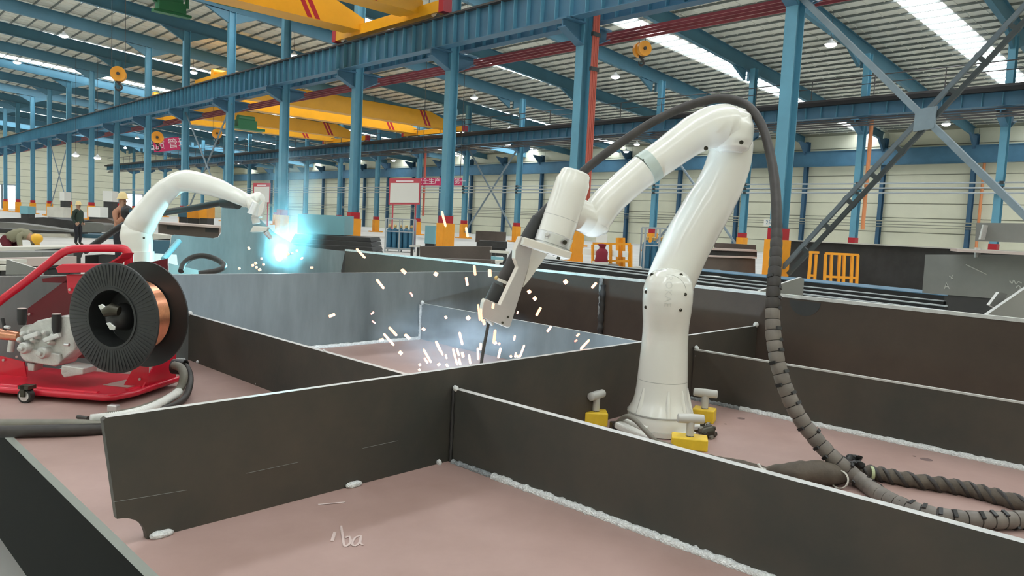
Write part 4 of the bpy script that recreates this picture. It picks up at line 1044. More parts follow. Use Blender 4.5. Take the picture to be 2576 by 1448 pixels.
tag(MB().tube(spline([dp(455,682,4.45), dp(462,664,4.5), dp(482,648,4.55), dp(510,643,4.6), dp(540,650,4.6), dp(562,664,4.55), dp(560,674,4.5), dp(540,682,4.45), dp(500,688,4.42)],6), .017, 10).build('hose_loop', 'hose_brown', smooth=60), 'dark hose loop standing up behind the big blue-grey web', 'hose')
# tall cut-out web of the second cell
Y8 = 6.05
def y8(pts): return [yp(x, y, Y8) for x, y in pts]
web8 = MB().prism(y8([(405,740),(425,640),(432,592),(440,590),(538,599),(550,596),(557,584),(557,523),(560,520),(640,522),(648,545),(690,585),(745,617),(868,632),(858,680),(860,740)]), (0,.014,0), 0, 1).build('stiffener_web', ['mill_scale_blue','cut_steel'], wp)
MB().prism([yp(x,y,5.2) for x, y in ((425,662),(520,684),(520,700),(425,700))], (0,.014,0), 0, 1).build('stiffener_web', ['grey_steel','cut_steel'], wp)
tag(MB().tube([dp(450,606,5.6), dp(411,652,5.4)], .02, 10).build('support_bar', 'cyan_paint', smooth=40), 'pale cyan bar leaning against the cut-out web', 'bar')
MB_ = MB().prism([dp(x,y,5.7) for x, y in ((375,636),(440,640),(443,668),(375,668))], FW*.03); tag(MB_.build('backdrop_board', 'paper_white'), 'white board standing behind the far robot foot', 'board')

# ================================================================ THE HALL FLOOR BEYOND
def quad(name, m, px, d, thick=.1, parent=None, me=None, dirn=None, bevel=0.):
    """solid slab whose near face spans the given outline, standing at distance d and facing the aisle"""
    P = [dp(x, y, d) for x, y in px]
    o = MB().prism(P, (dirn or V((_fh.x, _fh.y, 0)))*thick, 0, None if me is None else 1).build(name, [m] if me is None else [m, me], parent, bevel=bevel)
    zb = min(p.z for p in P)
    if parent is not None and zb > .06:       # timber bearers carry whatever lies clear of the floor
        xs_ = sorted(P, key=lambda p: p.dot(_rt)); a, b = xs_[0], xs_[-1]
        for f in (.2, .8):
            c = a.lerp(b, f)+_fh*thick*.55; MB().obox((c.x, c.y, zb/2), _rt*min(.12, (b-a).length*.1), _fh*min(thick*.4, .3), V((0,0,zb/2))).build('bearer', 'dark_steel', parent)
    return o
def crate(name, m, px0, py0, px1, py1, d, w=None, dep=.8, ang=None, parent=None, bevel=0.):
    """box on its footprint: near face between two bearings at distance d, turned by ang from the hall axis"""
    a = dp(px0, py1, d); b = dp(px1, py1, d); zt = dp((px0+px1)/2, py0, d).z; zb = min(a.z, b.z)
    u = V((b.x-a.x, b.y-a.y, 0)); u.normalize(); L = ((b-a).xy).length
    if ang is not None: u = V((math.cos(ang), math.sin(ang), 0))
    v = V((-u.y, u.x, 0)); v = v if v.dot(_fh) > 0 else -v
    c = V(((a.x+b.x)/2, (a.y+b.y)/2, 0))+v*dep/2
    return MB().obox((c.x, c.y, (zt+zb)/2), u*L/2, v*dep/2, V((0,0,(zt-zb)/2))).build(name, m, parent, bevel=bevel)
def gz(px, py): return (zp(px, py, 0)-CAM).dot(FW)       # distance of a floor point
# --- dark stacks and pale box left of the white notice board
st = thing('plate_stack', 'stack of black steel plates under the pale cyan box', 'steel stack', (dp(840,630,22).x, dp(840,630,22).y, 0))
for k in range(4):
    y0 = 592+12*k; quad('plate', 'dark_steel', [(742-6*k,y0-4),(930+2*k,y0+6),(934+2*k,y0+16),(736-6*k,y0+8)], 22-.35*k, 1.6, st)
quad('base', 'dark_steel', [(730,634),(960,645),(960,690),(730,690)], 21, 1.2, st)
bx_ = crate('cyan_box', 'cyan_paint', 748, 540, 866, 586, 22.6, dep=1.3)
tag(bx_, 'pale cyan rectangular steel box on a black plate stack, behind the weld smoke', 'box')
# --- brown plates beyond the tall web
st = thing('plate_pile', 'brown steel plates piled behind the long dark web, below the white notice board', 'steel stack', (dp(1150,650,19).x, dp(1150,650,19).y, 0))
quad('plate', 'brown_steel', [(1056,620),(1235,620),(1235,662),(1056,650)], 24, .8, st)
quad('plate', 'brown_steel', [(930,645),(1245,655),(1245,690),(930,678)], 18, .5, st)
quad('plate', 'plate_pale', [(868,630),(938,634),(938,640),(868,638)], 17.5, .3, st)
quad('plate', 'plate_pale', [(1232,629),(1280,632),(1280,638),(1232,635)], 23, .3, st)
quad('plate', 'cyan_paint', [(1235,645),(1268,648),(1268,654),(1235,652)], 20, .3, st)
quad('plate', 'plate_pale', [(1235,656),(1266,655),(1264,660),(1235,661)], 18, .3, st)
quad('plate', 'plate_pale', [(1030,617),(1056,617),(1056,621),(1030,621)], 26, .3, st)
# --- cages of blue cylinders
def cage(x0, x1, yt, yb, n, lab, label_sheet, yc):
    d = gz((x0+x1)/2, yb); s = d/FPX; a = dp(x0, yb, d); b = dp(x1, yb, d); u = (b-a); u.z = 0; L = u.length; u.normalize(); v = V((-u.y, u.x, 0)); v = v if v.dot(_fh) > 0 else -v
    H = (yb-yt)*s; o = V((a.x, a.y, 0)); t = thing('cylinder_cage', lab, 'gas cylinder rack', o+u*L/2, 'gas cylinder racks')
    for i in (0, .5, 1):
        for w_ in (0, .8):
            MB().beam(o+u*L*i+v*w_, o+u*L*i+v*w_+V((0,0,H)), .06, .06, u).build('post', 'cage_grey', t)
    for h in (.18, H*.62, H):
        for w_ in (0, .8): MB().beam(o+v*w_+V((0,0,h)), o+u*L+v*w_+V((0,0,h)), .05, .05).build('rail', 'cage_grey', t)
    MB().beam(o+v*.4+V((0,0,.14)), o+u*L+v*.4+V((0,0,.14)), .8, .04).build('floor_plate', 'cage_grey', t)
    for i in range(n):
        for w_ in (.2, .6):
            c = o+u*L*(i+.5)/n+v*w_+V((0,0,.16)); r = min(.15, L/n*.44); Hc = H*.60
            cy = MB().lathe([(r*.9,0),(r,.03),(r,Hc-.12),(r*.75,Hc-.03),(r*.3,Hc),(r*.25,Hc+.06)], c, seg=16).build('gas_cylinder', 'cylinder_blue', t, smooth=40)
            MB().lathe([(.04,Hc+.06),(.05,Hc+.16),(.02,Hc+.2)], c, seg=10).build('valve', 'brass', cy, smooth=40)
    return t, o, u, v, H, d
cage(968, 1038, 551, 634, 5, 'grey cage of dark blue gas cylinders below the white notice board', 'paper_white', 0)
cage(1617, 1690, 574, 690, 4, 'grey cage of blue gas cylinders behind the near robot upper arm', 'paper_white', 0)
# --- notice boards
def board(x0, y0, x1, y1, d, lab, red):
    s = d/FPX; a = dp(x0, y1, d); b = dp(x1, y1, d); u = (b-a).normalized(); H = (y1-y0)*s; n_ = u.cross(V((0,0,1))).normalized(); n_ = n_ if n_.dot(_fh) < 0 else -n_
    t = thing('notice_board', lab, 'notice board', ((a.x+b.x)/2, (a.y+b.y)/2, 0), 'white notice boards')
    c = (a+b)/2; L = (b-a).length
    MB().obox(c+V((0,0,H*.5-.02)), u*(L/2+.07), n_*.02, V((0,0,H/2+.09))).build('frame', 'sign_red', t)
    MB().obox(c+V((0,0,H*.42))+n_*.03, u*L/2, n_*.012, V((0,0,H*.43))).build('sheet', 'sign_white', t)
    MB().obox(c+V((0,0,H*.93))+n_*.03, u*L*.3, n_*.012, V((0,0,H*.035))).build('header_strip', 'banner_letter', t)
    for k in (-.4, .4): MB().beam(V((c.x,c.y,0))+u*L*k-n_*.05, c+u*L*k-n_*.05+V((0,0,H*.9)), .07, .07, u).build('post', 'sign_red', t)
board(981, 452, 1053, 509, 40., 'white notice board with red header above the gas cylinder cage', True)
board(639, 463, 677, 508, 52., 'small white notice board with red header behind the far robot wrist', True)
# banners with white lettering
def banner(x0, y0, x1, y1, d, s, lab, sl=0., rail=True):
    a = dp(x0, (y0+y1)/2, d); b = dp(x1, (y0+y1)/2+sl, d); u = (b-a).normalized(); H = (y1-y0)*d/FPX
    n_ = u.cross(V((0,0,1))).normalized(); n_ = n_ if n_.dot(_fh) < 0 else -n_; up_ = u.cross(n_); up_ = up_ if up_.z > 0 else -up_
    c = (a+b)/2; t = thing('red_banner', lab, 'banner', c-up_*H/2, 'red slogan banners')
    MB().obox(c, u*(b-a).length/2, n_*.03, up_*H/2).build('cloth', 'banner_red', t)
    text('lettering', s, H*.8, c+n_*.045, u, up_, 'banner_letter', t, .01)
    for k in (-.46, .46): MB().tube([c+u*(b-a).length*k+up_*H*.5, (lambda q: V((q.x,q.y,roofz(q.x)-.002)))(c+u*(b-a).length*k)], .02, 5).build('cord', 'brace_dark', t)
banner(386, 351, 452, 383, 92., '品质 管理', 'red banner with pale lettering hanging at upper left below the orange hook block', -7)
banner(1058, 447, 1162, 466, 47., '安全生产 质量第一', 'red banner with pale lettering right of the white notice board, behind the column')
# --- orange heavy guard items, racks and cloths between column and robot
rk = thing('orange_rack', 'orange steel rack with white boxes behind the robot wrist', 'rack', zp(1560, 690, 0))
d = 27.
for x in (1491,1536,1587,1583): MB().beam(dp(x,615,d), V((dp(x,690,d).x, dp(x,690,d).y, 0)), .08, .08, V((1,0,0))).build('post', 'guard_orange', rk)
for y in (612, 655): MB().beam(dp(1491,y,d), dp(1587,y+2,d), .08, .08).build('rail', 'guard_orange', rk)
for x in (1555,1567): MB().beam(dp(x,598,d+.4), V((dp(x,690,d+.4).x, dp(x,690,d+.4).y, 0)), .12, .12, V((1,0,0))).build('column', 'guard_orange', rk)
MB().beam(dp(1400,668,d+1), dp(1612,672,d+1), .5, .06).build('shelf', 'plate_pale', rk)
for i, (x0,y0,x1,y1,dd,lab) in enumerate(((1467,626,1490,640,27.5,'white box left of the crimson bundle'),(1491,627,1500,641,27.2,'narrow white box touching the crimson bundle'),(1542,630,1555,645,26.9,'small white box in the orange rack, left of its yellow post'),(1567,632,1580,646,26.9,'small white box in the orange rack, right of its yellow post'))):
    b = crate('white_box', 'paper_white', x0, y0, x1, y1, dd, dep=.3); tag(b, lab, 'box', 'small white boxes in the orange rack')
c = dp(1512, 662, 26.6)
mb = MB().lathe([(.20,0),(.23,.05),(.215,.25),(.20,.42),(.16,.50),(.07,.56),(.09,.60),(.16,.70),(.03,.72)], c+V((0,0,-.03)), seg=18)
for i, v in enumerate(mb.v): mb.v[i] = v+V((.05*noise.noise(v*5), .05*noise.noise(v*5+V((7,0,0))), 0))
tag(mb.build('crimson_bundle', 'cloth_crimson', smooth=60), 'crimson cloth bundle on the pedestal behind the long web', 'bundle')
pd_ = thing('machine_pedestal', 'grey machine pedestal with pale top plate under the crimson bundle', 'machine', zp(1515, 700, 0))
crate('body', 'grey_steel', 1492, 664, 1552, 745, 26.4, dep=.8, parent=pd_); crate('top_plate', 'plate_pale', 1494, 659, 1530, 664, 26.3, dep=.7, parent=pd_)
MB().obox(dp(1513,600,30.), RT*.22, FW*.1, V((0,0,.17))).build('tmp_', 'paper_white')
o = bpy.data.objects['tmp_']; o.name = 'control_cabinet'; tag(o, 'bright white control cabinet above the crimson bundle', 'cabinet')
MB().beam(dp(1513,612,30.), V((dp(1513,612,30.).x, dp(1513,612,30.).y, 0)), .1, .1, V((1,0,0))).build('stand', 'cage_grey', o) if False else None
tag(MB().beam(dp(1513,609,30.05), V((dp(1513,609,30.05).x, dp(1513,609,30.05).y, 0)), .12, .12, V((1,0,0))).build('cabinet_post', 'cage_grey'), 'grey post under the white control cabinet', 'post')
# small pale-cyan locker and other things between the columns
for (x0,y0,x1,y1,d,m,nm,lab) in ((1068,567,1094,612,42,'cyan_paint','locker','pale cyan locker left of the orange column guard'),
    (1196,582,1272,608,44,'brown_steel','steel_bundle','brown steel bundle between two orange column guards'),
    (1205,606,1275,622,38,'dark_steel','machine_bed','dark machine bed on the floor left of the robot torch'),
    (448,522,470,545,40,'navy_paint','machine_box','dark blue machine box seen under the far robot forearm'),
    (470,516,500,548,38,'guard_orange','orange_machine','orange machine seen under the far robot forearm'),
    (500,520,520,548,37,'guard_orange','orange_bin','orange bin right of the orange machine'),
    (50,518,70,537,60,'cyan_paint','cyan_cabinet','small cyan cabinet near the bright doorway'),
    (222,520,252,545,50,'paper_white','white_bin','white bin behind the standing worker'),
    (258,480,282,506,62,'sign_white','white_sheet','white sheet beside the second bright doorway'),
    (150,482,162,504,64,'sign_white','white_sheet','white sheet left of the standing worker'),
    (118,520,160,545,58,'plate_pale','pale_bin','pale bin left of the standing worker')):
    t = crate(nm, m, x0, y0, x1, y1, d, dep=1.0); tag(t, lab, nm.replace('_',' '))
    zb = min(v.z for v in [t.matrix_world @ V(c) for c in t.bound_box]) if False else dp((x0+x1)/2, y1, d).z
    if zb > .05:
        q = dp((x0+x1)/2, y1, d); w_ = (x1-x0)*d/FPX*.46
        MB().obox((q.x+_fh.x*.5, q.y+_fh.y*.5, zb/2), _rt*w_, _fh*.42, V((0,0,zb/2))).build('stand', 'dark_steel', t)
# --- left background: plate heaps
hp_ = thing('plate_heap', 'heap of dark and pale steel plates on the floor behind the workers at left', 'steel stack', zp(120, 640, 0))
quad('plate', 'dark_steel', [(-60,552),(30,548),(110,546),(190,556),(196,578),(100,572),(-60,566)], 39.0, 2.5, hp_)
quad('plate', 'grey_steel', [(-60,556),(30,560),(110,570),(190,582),(190,586),(80,578),(-60,572)], 37.0, 1., hp_)
quad('plate', 'dark_steel', [(-60,572),(80,578),(190,584),(190,592),(60,588),(-60,584)], 35.0, 1., hp_)
quad('plate', 'plate_pale', [(-60,586),(160,588),(164,596),(190,600),(188,622),(-60,622)], 34.5, 2., hp_)
quad('plate', 'navy_paint', [(160,586),(330,594),(330,622),(200,622),(162,600)], 35.5, 2., hp_)
quad('plate', 'grey_steel', [(205,558),(255,561),(262,566),(262,584),(205,584)], 37.5, 1., hp_)
quad('plate', 'brown_steel', [(210,553),(268,549),(300,562),(300,584),(262,580),(250,560)], 40.0, 1., hp_)
st = thing('plate_stack', 'pale and brown plates stacked behind the red feeder handle at left', 'steel stack', zp(60, 680, 0))
quad('plate', 'plate_pale', [(-60,622),(250,620),(240,630),(170,632),(-60,634)], 13, 1.5, st)
quad('plate', 'dark_steel', [(85,628),(180,624),(170,650),(110,646)], 12.6, .4, st)
quad('plate', 'grey_steel', [(-60,634),(108,634),(108,654),(-60,654)], 11.5, .8, st)
quad('plate', 'plate_pink', [(-60,652),(130,648),(130,668),(-60,672)], 10.5, .6, st)
quad('plate', 'plate_pale', [(-60,655),(14,655),(14,664),(-60,664)], 9, .4, st)
quad('plate', 'plate_pale', [(-60,668),(14,668),(14,680),(-60,680)], 8.8, .4, st)
quad('plate', 'grey_steel', [(16,652),(105,679),(105,690),(14,690)], 7.5, .03, st, 'cut_steel')
st = thing('steel_channel', 'brown steel channel behind the far robot, seen through the cut-out web', 'steel section', zp(480, 620, 0))
quad('web_plate', 'brown_steel', [(398,560),(552,572),(552,604),(398,598)], 14, .1, st, 'plate_pink')
quad('flange', 'plate_pink', [(398,558),(560,569),(558,574),(398,563)], 13.9, .6, st)
quad('leg', 'dark_steel', [(398,598),(552,604),(552,745),(398,745)], 14.05, .3, st)
quad('pale_plate', 'plate_pale', [(370,585),(420,592),(420,600),(370,604)], 13, .3, st)
quad('blue_plate', 'navy_paint', [(370,604),(440,606),(436,640),(370,640)], 12, .3, st)
# --- flat bars standing on edge and a blue beam lying along the tall web
for i, (a, b, z, m, w_, h, lab) in enumerate((((1350,658),(2390,782),1.0,('bar_black','cage_grey'),.05,.3,'black flat bar standing directly behind the tall brown web'),
     ((1350,653),(2376,768),.92,('bar_black','cage_grey'),.06,.3,'black flat bar standing second behind the tall brown web'),
     ((1350,648),(2374,756),.85,('bar_black','cage_grey'),.06,.3,'black flat bar standing third behind the tall brown web'),
     ((1640,668),(2376,742),.74,('bar_black','beam_blue'),.9,.3,'wide blue-topped beam lying behind the black flat bars'))):
    p = zp(*a, z); q = zp(*b, z); d = (q-p).normalized(); n_ = V((-d.y, d.x, 0)); n_ = n_ if n_.dot(_fh) > 0 else -n_
    o = MB().prism([p-V((0,0,h)), q-V((0,0,h)), q-V((0,0,.012)), p-V((0,0,.012))], n_*w_, 0).prism([p-V((0,0,.012)), q-V((0,0,.012)), q, p], n_*w_, 1).build('steel_bar', list(m)); tag(o, lab, 'bar', 'bars behind the tall web')  # pale caps on the black bars paint in the light their tops reflect
    for f in (.2, .8):
        s = p.lerp(q, f)+n_*w_/2; MB().beam((s.x,s.y,0), (s.x,s.y,z-h), .12, .12, (1,0,0)).build('trestle_leg', 'dark_steel', o)
# right: big dark girder, orange rail frame, grey box girder
def xpoly(X, pts): return [xp(x, y, X) for x, y in pts]
dg = thing('plate_girder', 'long dark steel plate girder standing behind the orange rail frame', 'girder', (26, 9, 0))
P = xpoly(26, [(1960,602),(2700,632)]); 
MB().box(26, 26.05, P[1].y, P[0].y, .05, P[0].z, 0).build('web', 'dark_steel', dg)
MB().box(25.7, 26.35, P[1].y, P[0].y, P[0].z-.03, P[0].z+.01).build('top_flange', 'plate_pale', dg)
MB().box(25.7, 26.35, P[1].y, P[0].y, 0, .05).build('bottom_flange', 'dark_steel', dg)
fr = thing('rail_frame', 'orange tubular rail frame standing in front of the dark girder', 'rail frame', zp(2100, 738, 0))
d = 20.
def fb(a, b, w_=.06, nm='bar'): return MB().beam(dp(*a, d), dp(*b, d), w_, w_, FW).build(nm, 'guard_orange', fr)
for a, b in (((2040,636),(2030,752)),((2053,640),(2046,752)),((2077,638),(2072,752)),((2092,640),(2087,752)),((2112,640),(2107,752)),((2124,642),(2120,752)),((2144,642),(2139,752)),((2158,641),(2153,752))): fb(a, b, .065, 'post')
for a, b in (((2036,634),(2060,635)),((2076,637),(2160,641)),((2074,695),(2157,699)),((2034,692),(2048,693))): fb(a, b, .06, 'rail')
bg = thing('box_girder', 'grey steel box girder at the right edge with chalk marks on its side', 'girder', (10, 4, 0))
X = 10.; P = xpoly(X, [(2328,640),(2640,640),(2640,762),(2320,736)])
MB().prism(P, (.02,0,0), 0, 1).build('lower_web', ['grey_steel','cut_steel'], bg)
zt = xp(2328, 622, X).z
ya, yb = xp(2352,622,X).y, xp(2700,622,X).y
MB().prism([(X-.35,ya-.35,zt),(X+1.2,ya+.2,zt),(X+1.2,yb,zt),(X-.35,yb,zt)], (0,0,-.03)).build('flange', 'plate_pink', bg)
MB().box(X+.25, X+.28, yb, ya-.45, zt-.13, zt-.03).build('rib', 'dark_steel', bg)
P = xpoly(X+.3, [(2456,560),(2640,562),(2640,612),(2453,606)])
MB().prism(P, (.02,0,0), 0, 1).build('upper_web', ['grey_steel','cut_steel'], bg)
for pts, XX in ((((2471,565),(2474,565),(2466,602),(2461,602)), X+.1), (((2452,622),(2456,622),(2454,647),(2450,647)), X-.1)):
    MB().prism(xpoly(XX, pts), (.18,0,0)).build('stiffener', 'cut_steel', bg)
P = xpoly(X+.9, [(2384,640),(2640,650),(2640,830),(2384,815)])
MB().prism(P, (.02,0,0)).build('rear_web', 'dark_steel', bg)
P = xpoly(X+.02, [(2384,738),(2700,766),(2700,860),(2384,830)]); MB().prism(P, (.3,0,0)).build('support', 'dark_steel', bg)
for y_ in (xp(2450,800,X).y, xp(2620,800,X).y): MB().box(X+.08, X+.95, y_-.12, y_+.12, 0, .45).build('bearer', 'dark_steel', bg)
def ch2(pts): MB().tube(xpoly(X-.004, pts), .006, 5).build('chalk_mark', 'chalk_pale', bg)
ch2([(2376,726),(2381,711),(2388,726)]); ch2([(2378,721),(2386,721)]); ch2([(2388,694),(2398,701)]); ch2([(2396,692),(2392,702)])
ch2(spline([(2540,706),(2546,712),(2550,704),(2556,714),(2562,708),(2570,712)],3)); ch2(spline([(2556,724),(2562,718),(2568,724),(2562,730)],3)); ch2([(2430,665),(2482,690)])
st = thing('plate_stack', 'stacked brown and pale plates beside the red column guard, seen right of the robot arm', 'steel stack', zp(1840, 720, 0))
d = 24.
quad('plate', 'brown_steel', [(1812,611),(1902,616),(1902,628),(1812,624)], d+1, .8, st)
quad('plate', 'plate_pink', [(1790,624),(1904,628),(1904,633),(1790,629)], d+.5, 1., st)
quad('plate', 'dark_steel', [(1786,630),(1904,634),(1904,646),(1786,642)], d+.6, .8, st)
quad('plate', 'plate_pink', [(1782,642),(1904,646),(1904,650),(1780,646)], d+.2, .9, st)
quad('plate', 'brown_steel', [(1774,647),(1900,651),(1900,690),(1766,682)], d+.3, .8, st)
quad('plate', 'cyan_paint', [(1762,679),(1826,682),(1820,699),(1756,694)], d-6, .6, st)
quad('plate', 'paper_white', [(1756,694),(1822,697),(1822,706),(1752,703)], d-8, .4, st)
quad('plate', 'navy_paint', [(1822,690),(1906,696),(1906,712),(1822,708)], d-7, .4, st)
pk = thing('plate_tag', 'white number plate on the tall blue column beside the black hose', 'sign', (X1-.35, C1[1], 3.0))
a = xp(1922, 551, X1-.34); b = xp(1944, 568, X1-.34); c = (a+b)/2
MB().box(X1-.345, X1-.32, b.y, a.y, b.z, a.z).build('plate', 'sign_white', pk)
text('number', '25', (a.z-b.z)*.85, (X1-.35, c.y, c.z), (0,-1,0), (0,0,1), 'beam_blue', pk, .004)

# ================================================================ PEOPLE
def figure(name, lab, joints, bones, loc, mats, hair=None):
    """one continuous skinned body; joints: name -> (point, radius); bones carry the clothing zone"""
    keys = list(joints); idx = {k: i for i, k in enumerate(keys)}
    me = bpy.data.meshes.new(name); me.from_pydata([V(joints[k][0]) for k in keys], [(idx[a], idx[b]) for a, b, z in bones], [])
    ob = bpy.data.objects.new(name+'_tmp', me); COL.objects.link(ob)
    sk = ob.modifiers.new('s', 'SKIN'); sub = ob.modifiers.new('u', 'SUBSURF'); sub.levels = 2
    for i, k in enumerate(keys):
        r = joints[k][1]; me.skin_vertices[0].data[i].radius = (r, r) if not hasattr(r, '__len__') else r
    me.skin_vertices[0].data[0].use_root = True
    d_ = bpy.context.evaluated_depsgraph_get(); d_.update(); m2 = bpy.data.meshes.new_from_object(ob.evaluated_get(d_)); m2.name = name
    bpy.data.objects.remove(ob)
    m2.materials.clear()
    for k in mats: m2.materials.append(MAT[k])
    segs = [(V(joints[a][0]), V(joints[b][0]), z) for a, b, z in bones]
    for p in m2.polygons:
        best = 9; bz = 0
        for a, b, z in segs:
            ab = b-a; t = max(0, min(1, (p.center-a).dot(ab)/max(ab.length_squared, 1e-9))); q = (a+ab*t-p.center).length
            if q < best: best = q; bz = z
        p.material_index = bz; p.use_smooth = True
    o = bpy.data.objects.new(name, m2); COL.objects.link(o); o.location = loc; ORG[o.name] = V(loc)
    return tag(o, lab, 'person')
def face_bits(o, head, f, r, m='skin'):
    L = V(o.location); f = f.normalized(); s = f.cross(V((0,0,1))).normalized(); u = s.cross(f)
    h = L+V(head)
    q = MB().ball(h+f*r*.98-u*.02, .018, 8, 6).ball(h+s*r*.95, .025, 8, 6, sc=(.6,.6,1)).ball(h-s*r*.95, .025, 8, 6, sc=(.6,.6,1)).build('nose_and_ears', m, o, smooth=60)
    MB().ball(h+f*r*.9+s*.032+u*.015, .011, 8, 6).ball(h+f*r*.9-s*.032+u*.015, .011, 8, 6).obox(h+f*r*.92-u*.055, s*.025, u*.004, f*.006).build('eyes_and_mouth', 'screw_dark', o)
def helmet(o, head, f, r, m):
    L = V(o.location); f = f.normalized(); s = f.cross(V((0,0,1))).normalized(); u = s.cross(f); h = L+V(head)+u*.03
    mb = MB(); prof = [(r*1.32,-.01),(r*1.30,.012),(r*1.16,.02),(r*1.12,.06),(r*.95,.11),(r*.6,.145),(r*.2,.158),(.001,.16)]
    mb.lathe(prof, h, u, 20)
    k = mb.build('hard_hat', m, o, smooth=60)
    MB().obox(h+f*r*1.35+u*.0, f*r*.3, s*r*.7, u*.008).build('brim', m, k)
# standing worker
L0 = zp(196, 617, 0); f = V((math.cos(.25), math.sin(.25), 0)); f = (_rt*.8-_fh*.25).normalized(); s = V((f.y, -f.x, 0))
def J(fx, sx, z): return f*fx+s*sx+V((0,0,z))
j = {'pelvis':(J(0,0,.92),.15),'belly':(J(.03,0,1.08),.155),'chest':(J(.01,0,1.3),.165),'neckb':(J(0,0,1.46),.085),'neck':(J(.01,0,1.53),.06),'head':(J(.03,0,1.63),.088),'crown':(J(.025,0,1.70),.082)}
b = [('pelvis','belly',0),('belly','chest',0),('chest','neckb',0),('neckb','neck',2),('neck','head',2),('head','crown',2)]
for n_, g in (('l',-1),('r',1)):
    j.update({'hip'+n_:(J(0,g*.09,.86),.105),'knee'+n_:(J(.03,g*.10,.48),.075),'ank'+n_:(J(-.01,g*.10,.1),.055),'toe'+n_:(J(.15,g*.12,.045),.042),
              'sho'+n_:(J(0,g*.19,1.40),.075),'elb'+n_:(J(-.04,g*.24,1.12),.055),'wri'+n_:(J(.10,g*.19,.93),.042),'hand'+n_:(J(.16,g*.17,.86),.036)})
    b += [('pelvis','hip'+n_,1),('hip'+n_,'knee'+n_,1),('knee'+n_,'ank'+n_,1),('ank'+n_,'toe'+n_,3),('neckb','sho'+n_,0),('sho'+n_,'elb'+n_,0),('elb'+n_,'wri'+n_,0),('wri'+n_,'hand'+n_,2)]
pa = figure('person', 'person standing at left in dark green work clothes and a pale yellow helmet, turned sideways', j, b, L0, ['overall_green','overall_dark','skin','screw_dark'])
face_bits(pa, j['head'][0], f, .09); helmet(pa, j['crown'][0]-V((0,0,.03)), f, .092, 'helmet_pale'); pa.scale = (.9,.9,.9)
# bending worker at the left edge
dd_ = 18.; L0 = dp(30, 640, dd_); L0.z = 0
f = (_rt*.97-_fh*.2).normalized(); s = V((f.y, -f.x, 0))
zo = .12
j = {'pelvis':(J(-.10,0,.50+zo),.155),'belly':(J(.06,0,.62+zo),.15),'chest':(J(.30,0,.66+zo),.16),'neckb':(J(.46,0,.62+zo),.085),'neck':(J(.52,0,.58+zo),.06),'head':(J(.60,0,.53+zo),.088),'crown':(J(.665,0,.545+zo),.085)}
b = [('pelvis','belly',0),('belly','chest',0),('chest','neckb',0),('neckb','neck',2),('neck','head',2),('head','crown',2)]
for n_, g in (('l',-1),('r',1)):
    j.update({'hip'+n_:(J(-.10,g*.1,.46+zo),.115),'knee'+n_:(J(.20,g*.16,.24),.085),'ank'+n_:(J(-.22,g*.15,.09),.06),'toe'+n_:(J(-.02,g*.16,.05),.045),
              'sho'+n_:(J(.38,g*.18,.64+zo),.078),'elb'+n_:(J(.42,g*.20,.38+zo),.055),'wri'+n_:(J(.56,g*.14,.20+zo),.04),'hand'+n_:(J(.64,g*.12,.16+zo),.036)})
    b += [('pelvis','hip'+n_,1),('hip'+n_,'knee'+n_,1),('knee'+n_,'ank'+n_,1),('ank'+n_,'toe'+n_,3),('neckb','sho'+n_,0),('sho'+n_,'elb'+n_,0),('elb'+n_,'wri'+n_,2),('wri'+n_,'hand'+n_,2)]
pb = figure('person', 'person crouching at the left edge in olive shirt, maroon trousers and yellow helmet', j, b, L0, ['shirt_olive','trouser_maroon','skin','screw_dark'])
hd = (f*.75-V((0,0,.75)))
face_bits(pb, j['head'][0], (hd+V((0,0,-.2))), .09); helmet(pb, j['crown'][0]-f*.02, (f*.3-V((0,0,1.0))), .098, 'helmet_yellow')
# worker with a black welding mask behind the far robot
dd_ = 17.5; L0 = dp(303, 640, dd_); L0.z = 0
f = (_rt*.9-_fh*.35).normalized(); s = V((f.y, -f.x, 0))
j = {'pelvis':(J(-.02,0,.92),.15),'belly':(J(.02,0,1.08),.15),'chest':(J(.03,0,1.3),.16),'neckb':(J(.04,0,1.46),.085),'neck':(J(.05,0,1.54),.06),'head':(J(.06,0,1.64),.088),'crown':(J(.055,0,1.71),.082)}
b = [('pelvis','belly',0),('belly','chest',0),('chest','neckb',0),('neckb','neck',2),('neck','head',2),('head','crown',2)]
for n_, g in (('l',-1),('r',1)):
    j.update({'hip'+n_:(J(0,g*.09,.86),.105),'knee'+n_:(J(.05,g*.10,.48),.075),'ank'+n_:(J(0,g*.10,.1),.055),'toe'+n_:(J(.15,g*.12,.045),.042),
              'sho'+n_:(J(.03,g*.19,1.40),.075),'elb'+n_:(J(.12,g*.22,1.16),.055),'wri'+n_:(J(.24,g*.12,1.32),.042),'hand'+n_:(J(.27,g*.10,1.38),.036)})
    b += [('pelvis','hip'+n_,1),('hip'+n_,'knee'+n_,1),('knee'+n_,'ank'+n_,1),('ank'+n_,'toe'+n_,3),('neckb','sho'+n_,0),('sho'+n_,'elb'+n_,0),('elb'+n_,'wri'+n_,0),('wri'+n_,'hand'+n_,2)]
pc_ = figure('person', 'person in rust shirt and helmet holding a black welding mask behind the far robot', j, b, L0, ['shirt_orange','overall_dark','skin','screw_dark'])
face_bits(pc_, j['head'][0], f, .09); helmet(pc_, j['crown'][0]-V((0,0,.03)), f, .092, 'helmet_pale')
c = dp(319, 534, dd_-.25)
mk = MB().ball(c, .145, 18, 12, sc=(.95,.95,1.15)); mk.v = [v if (v-c).dot(f) > -.05 else v+f*(-.05-(v-c).dot(f))*.9 for v in mk.v]
o = mk.build('welding_mask', 'visor_black', smooth=50); tag(o, 'black welding mask held up beside the far robot shoulder', 'welding mask')
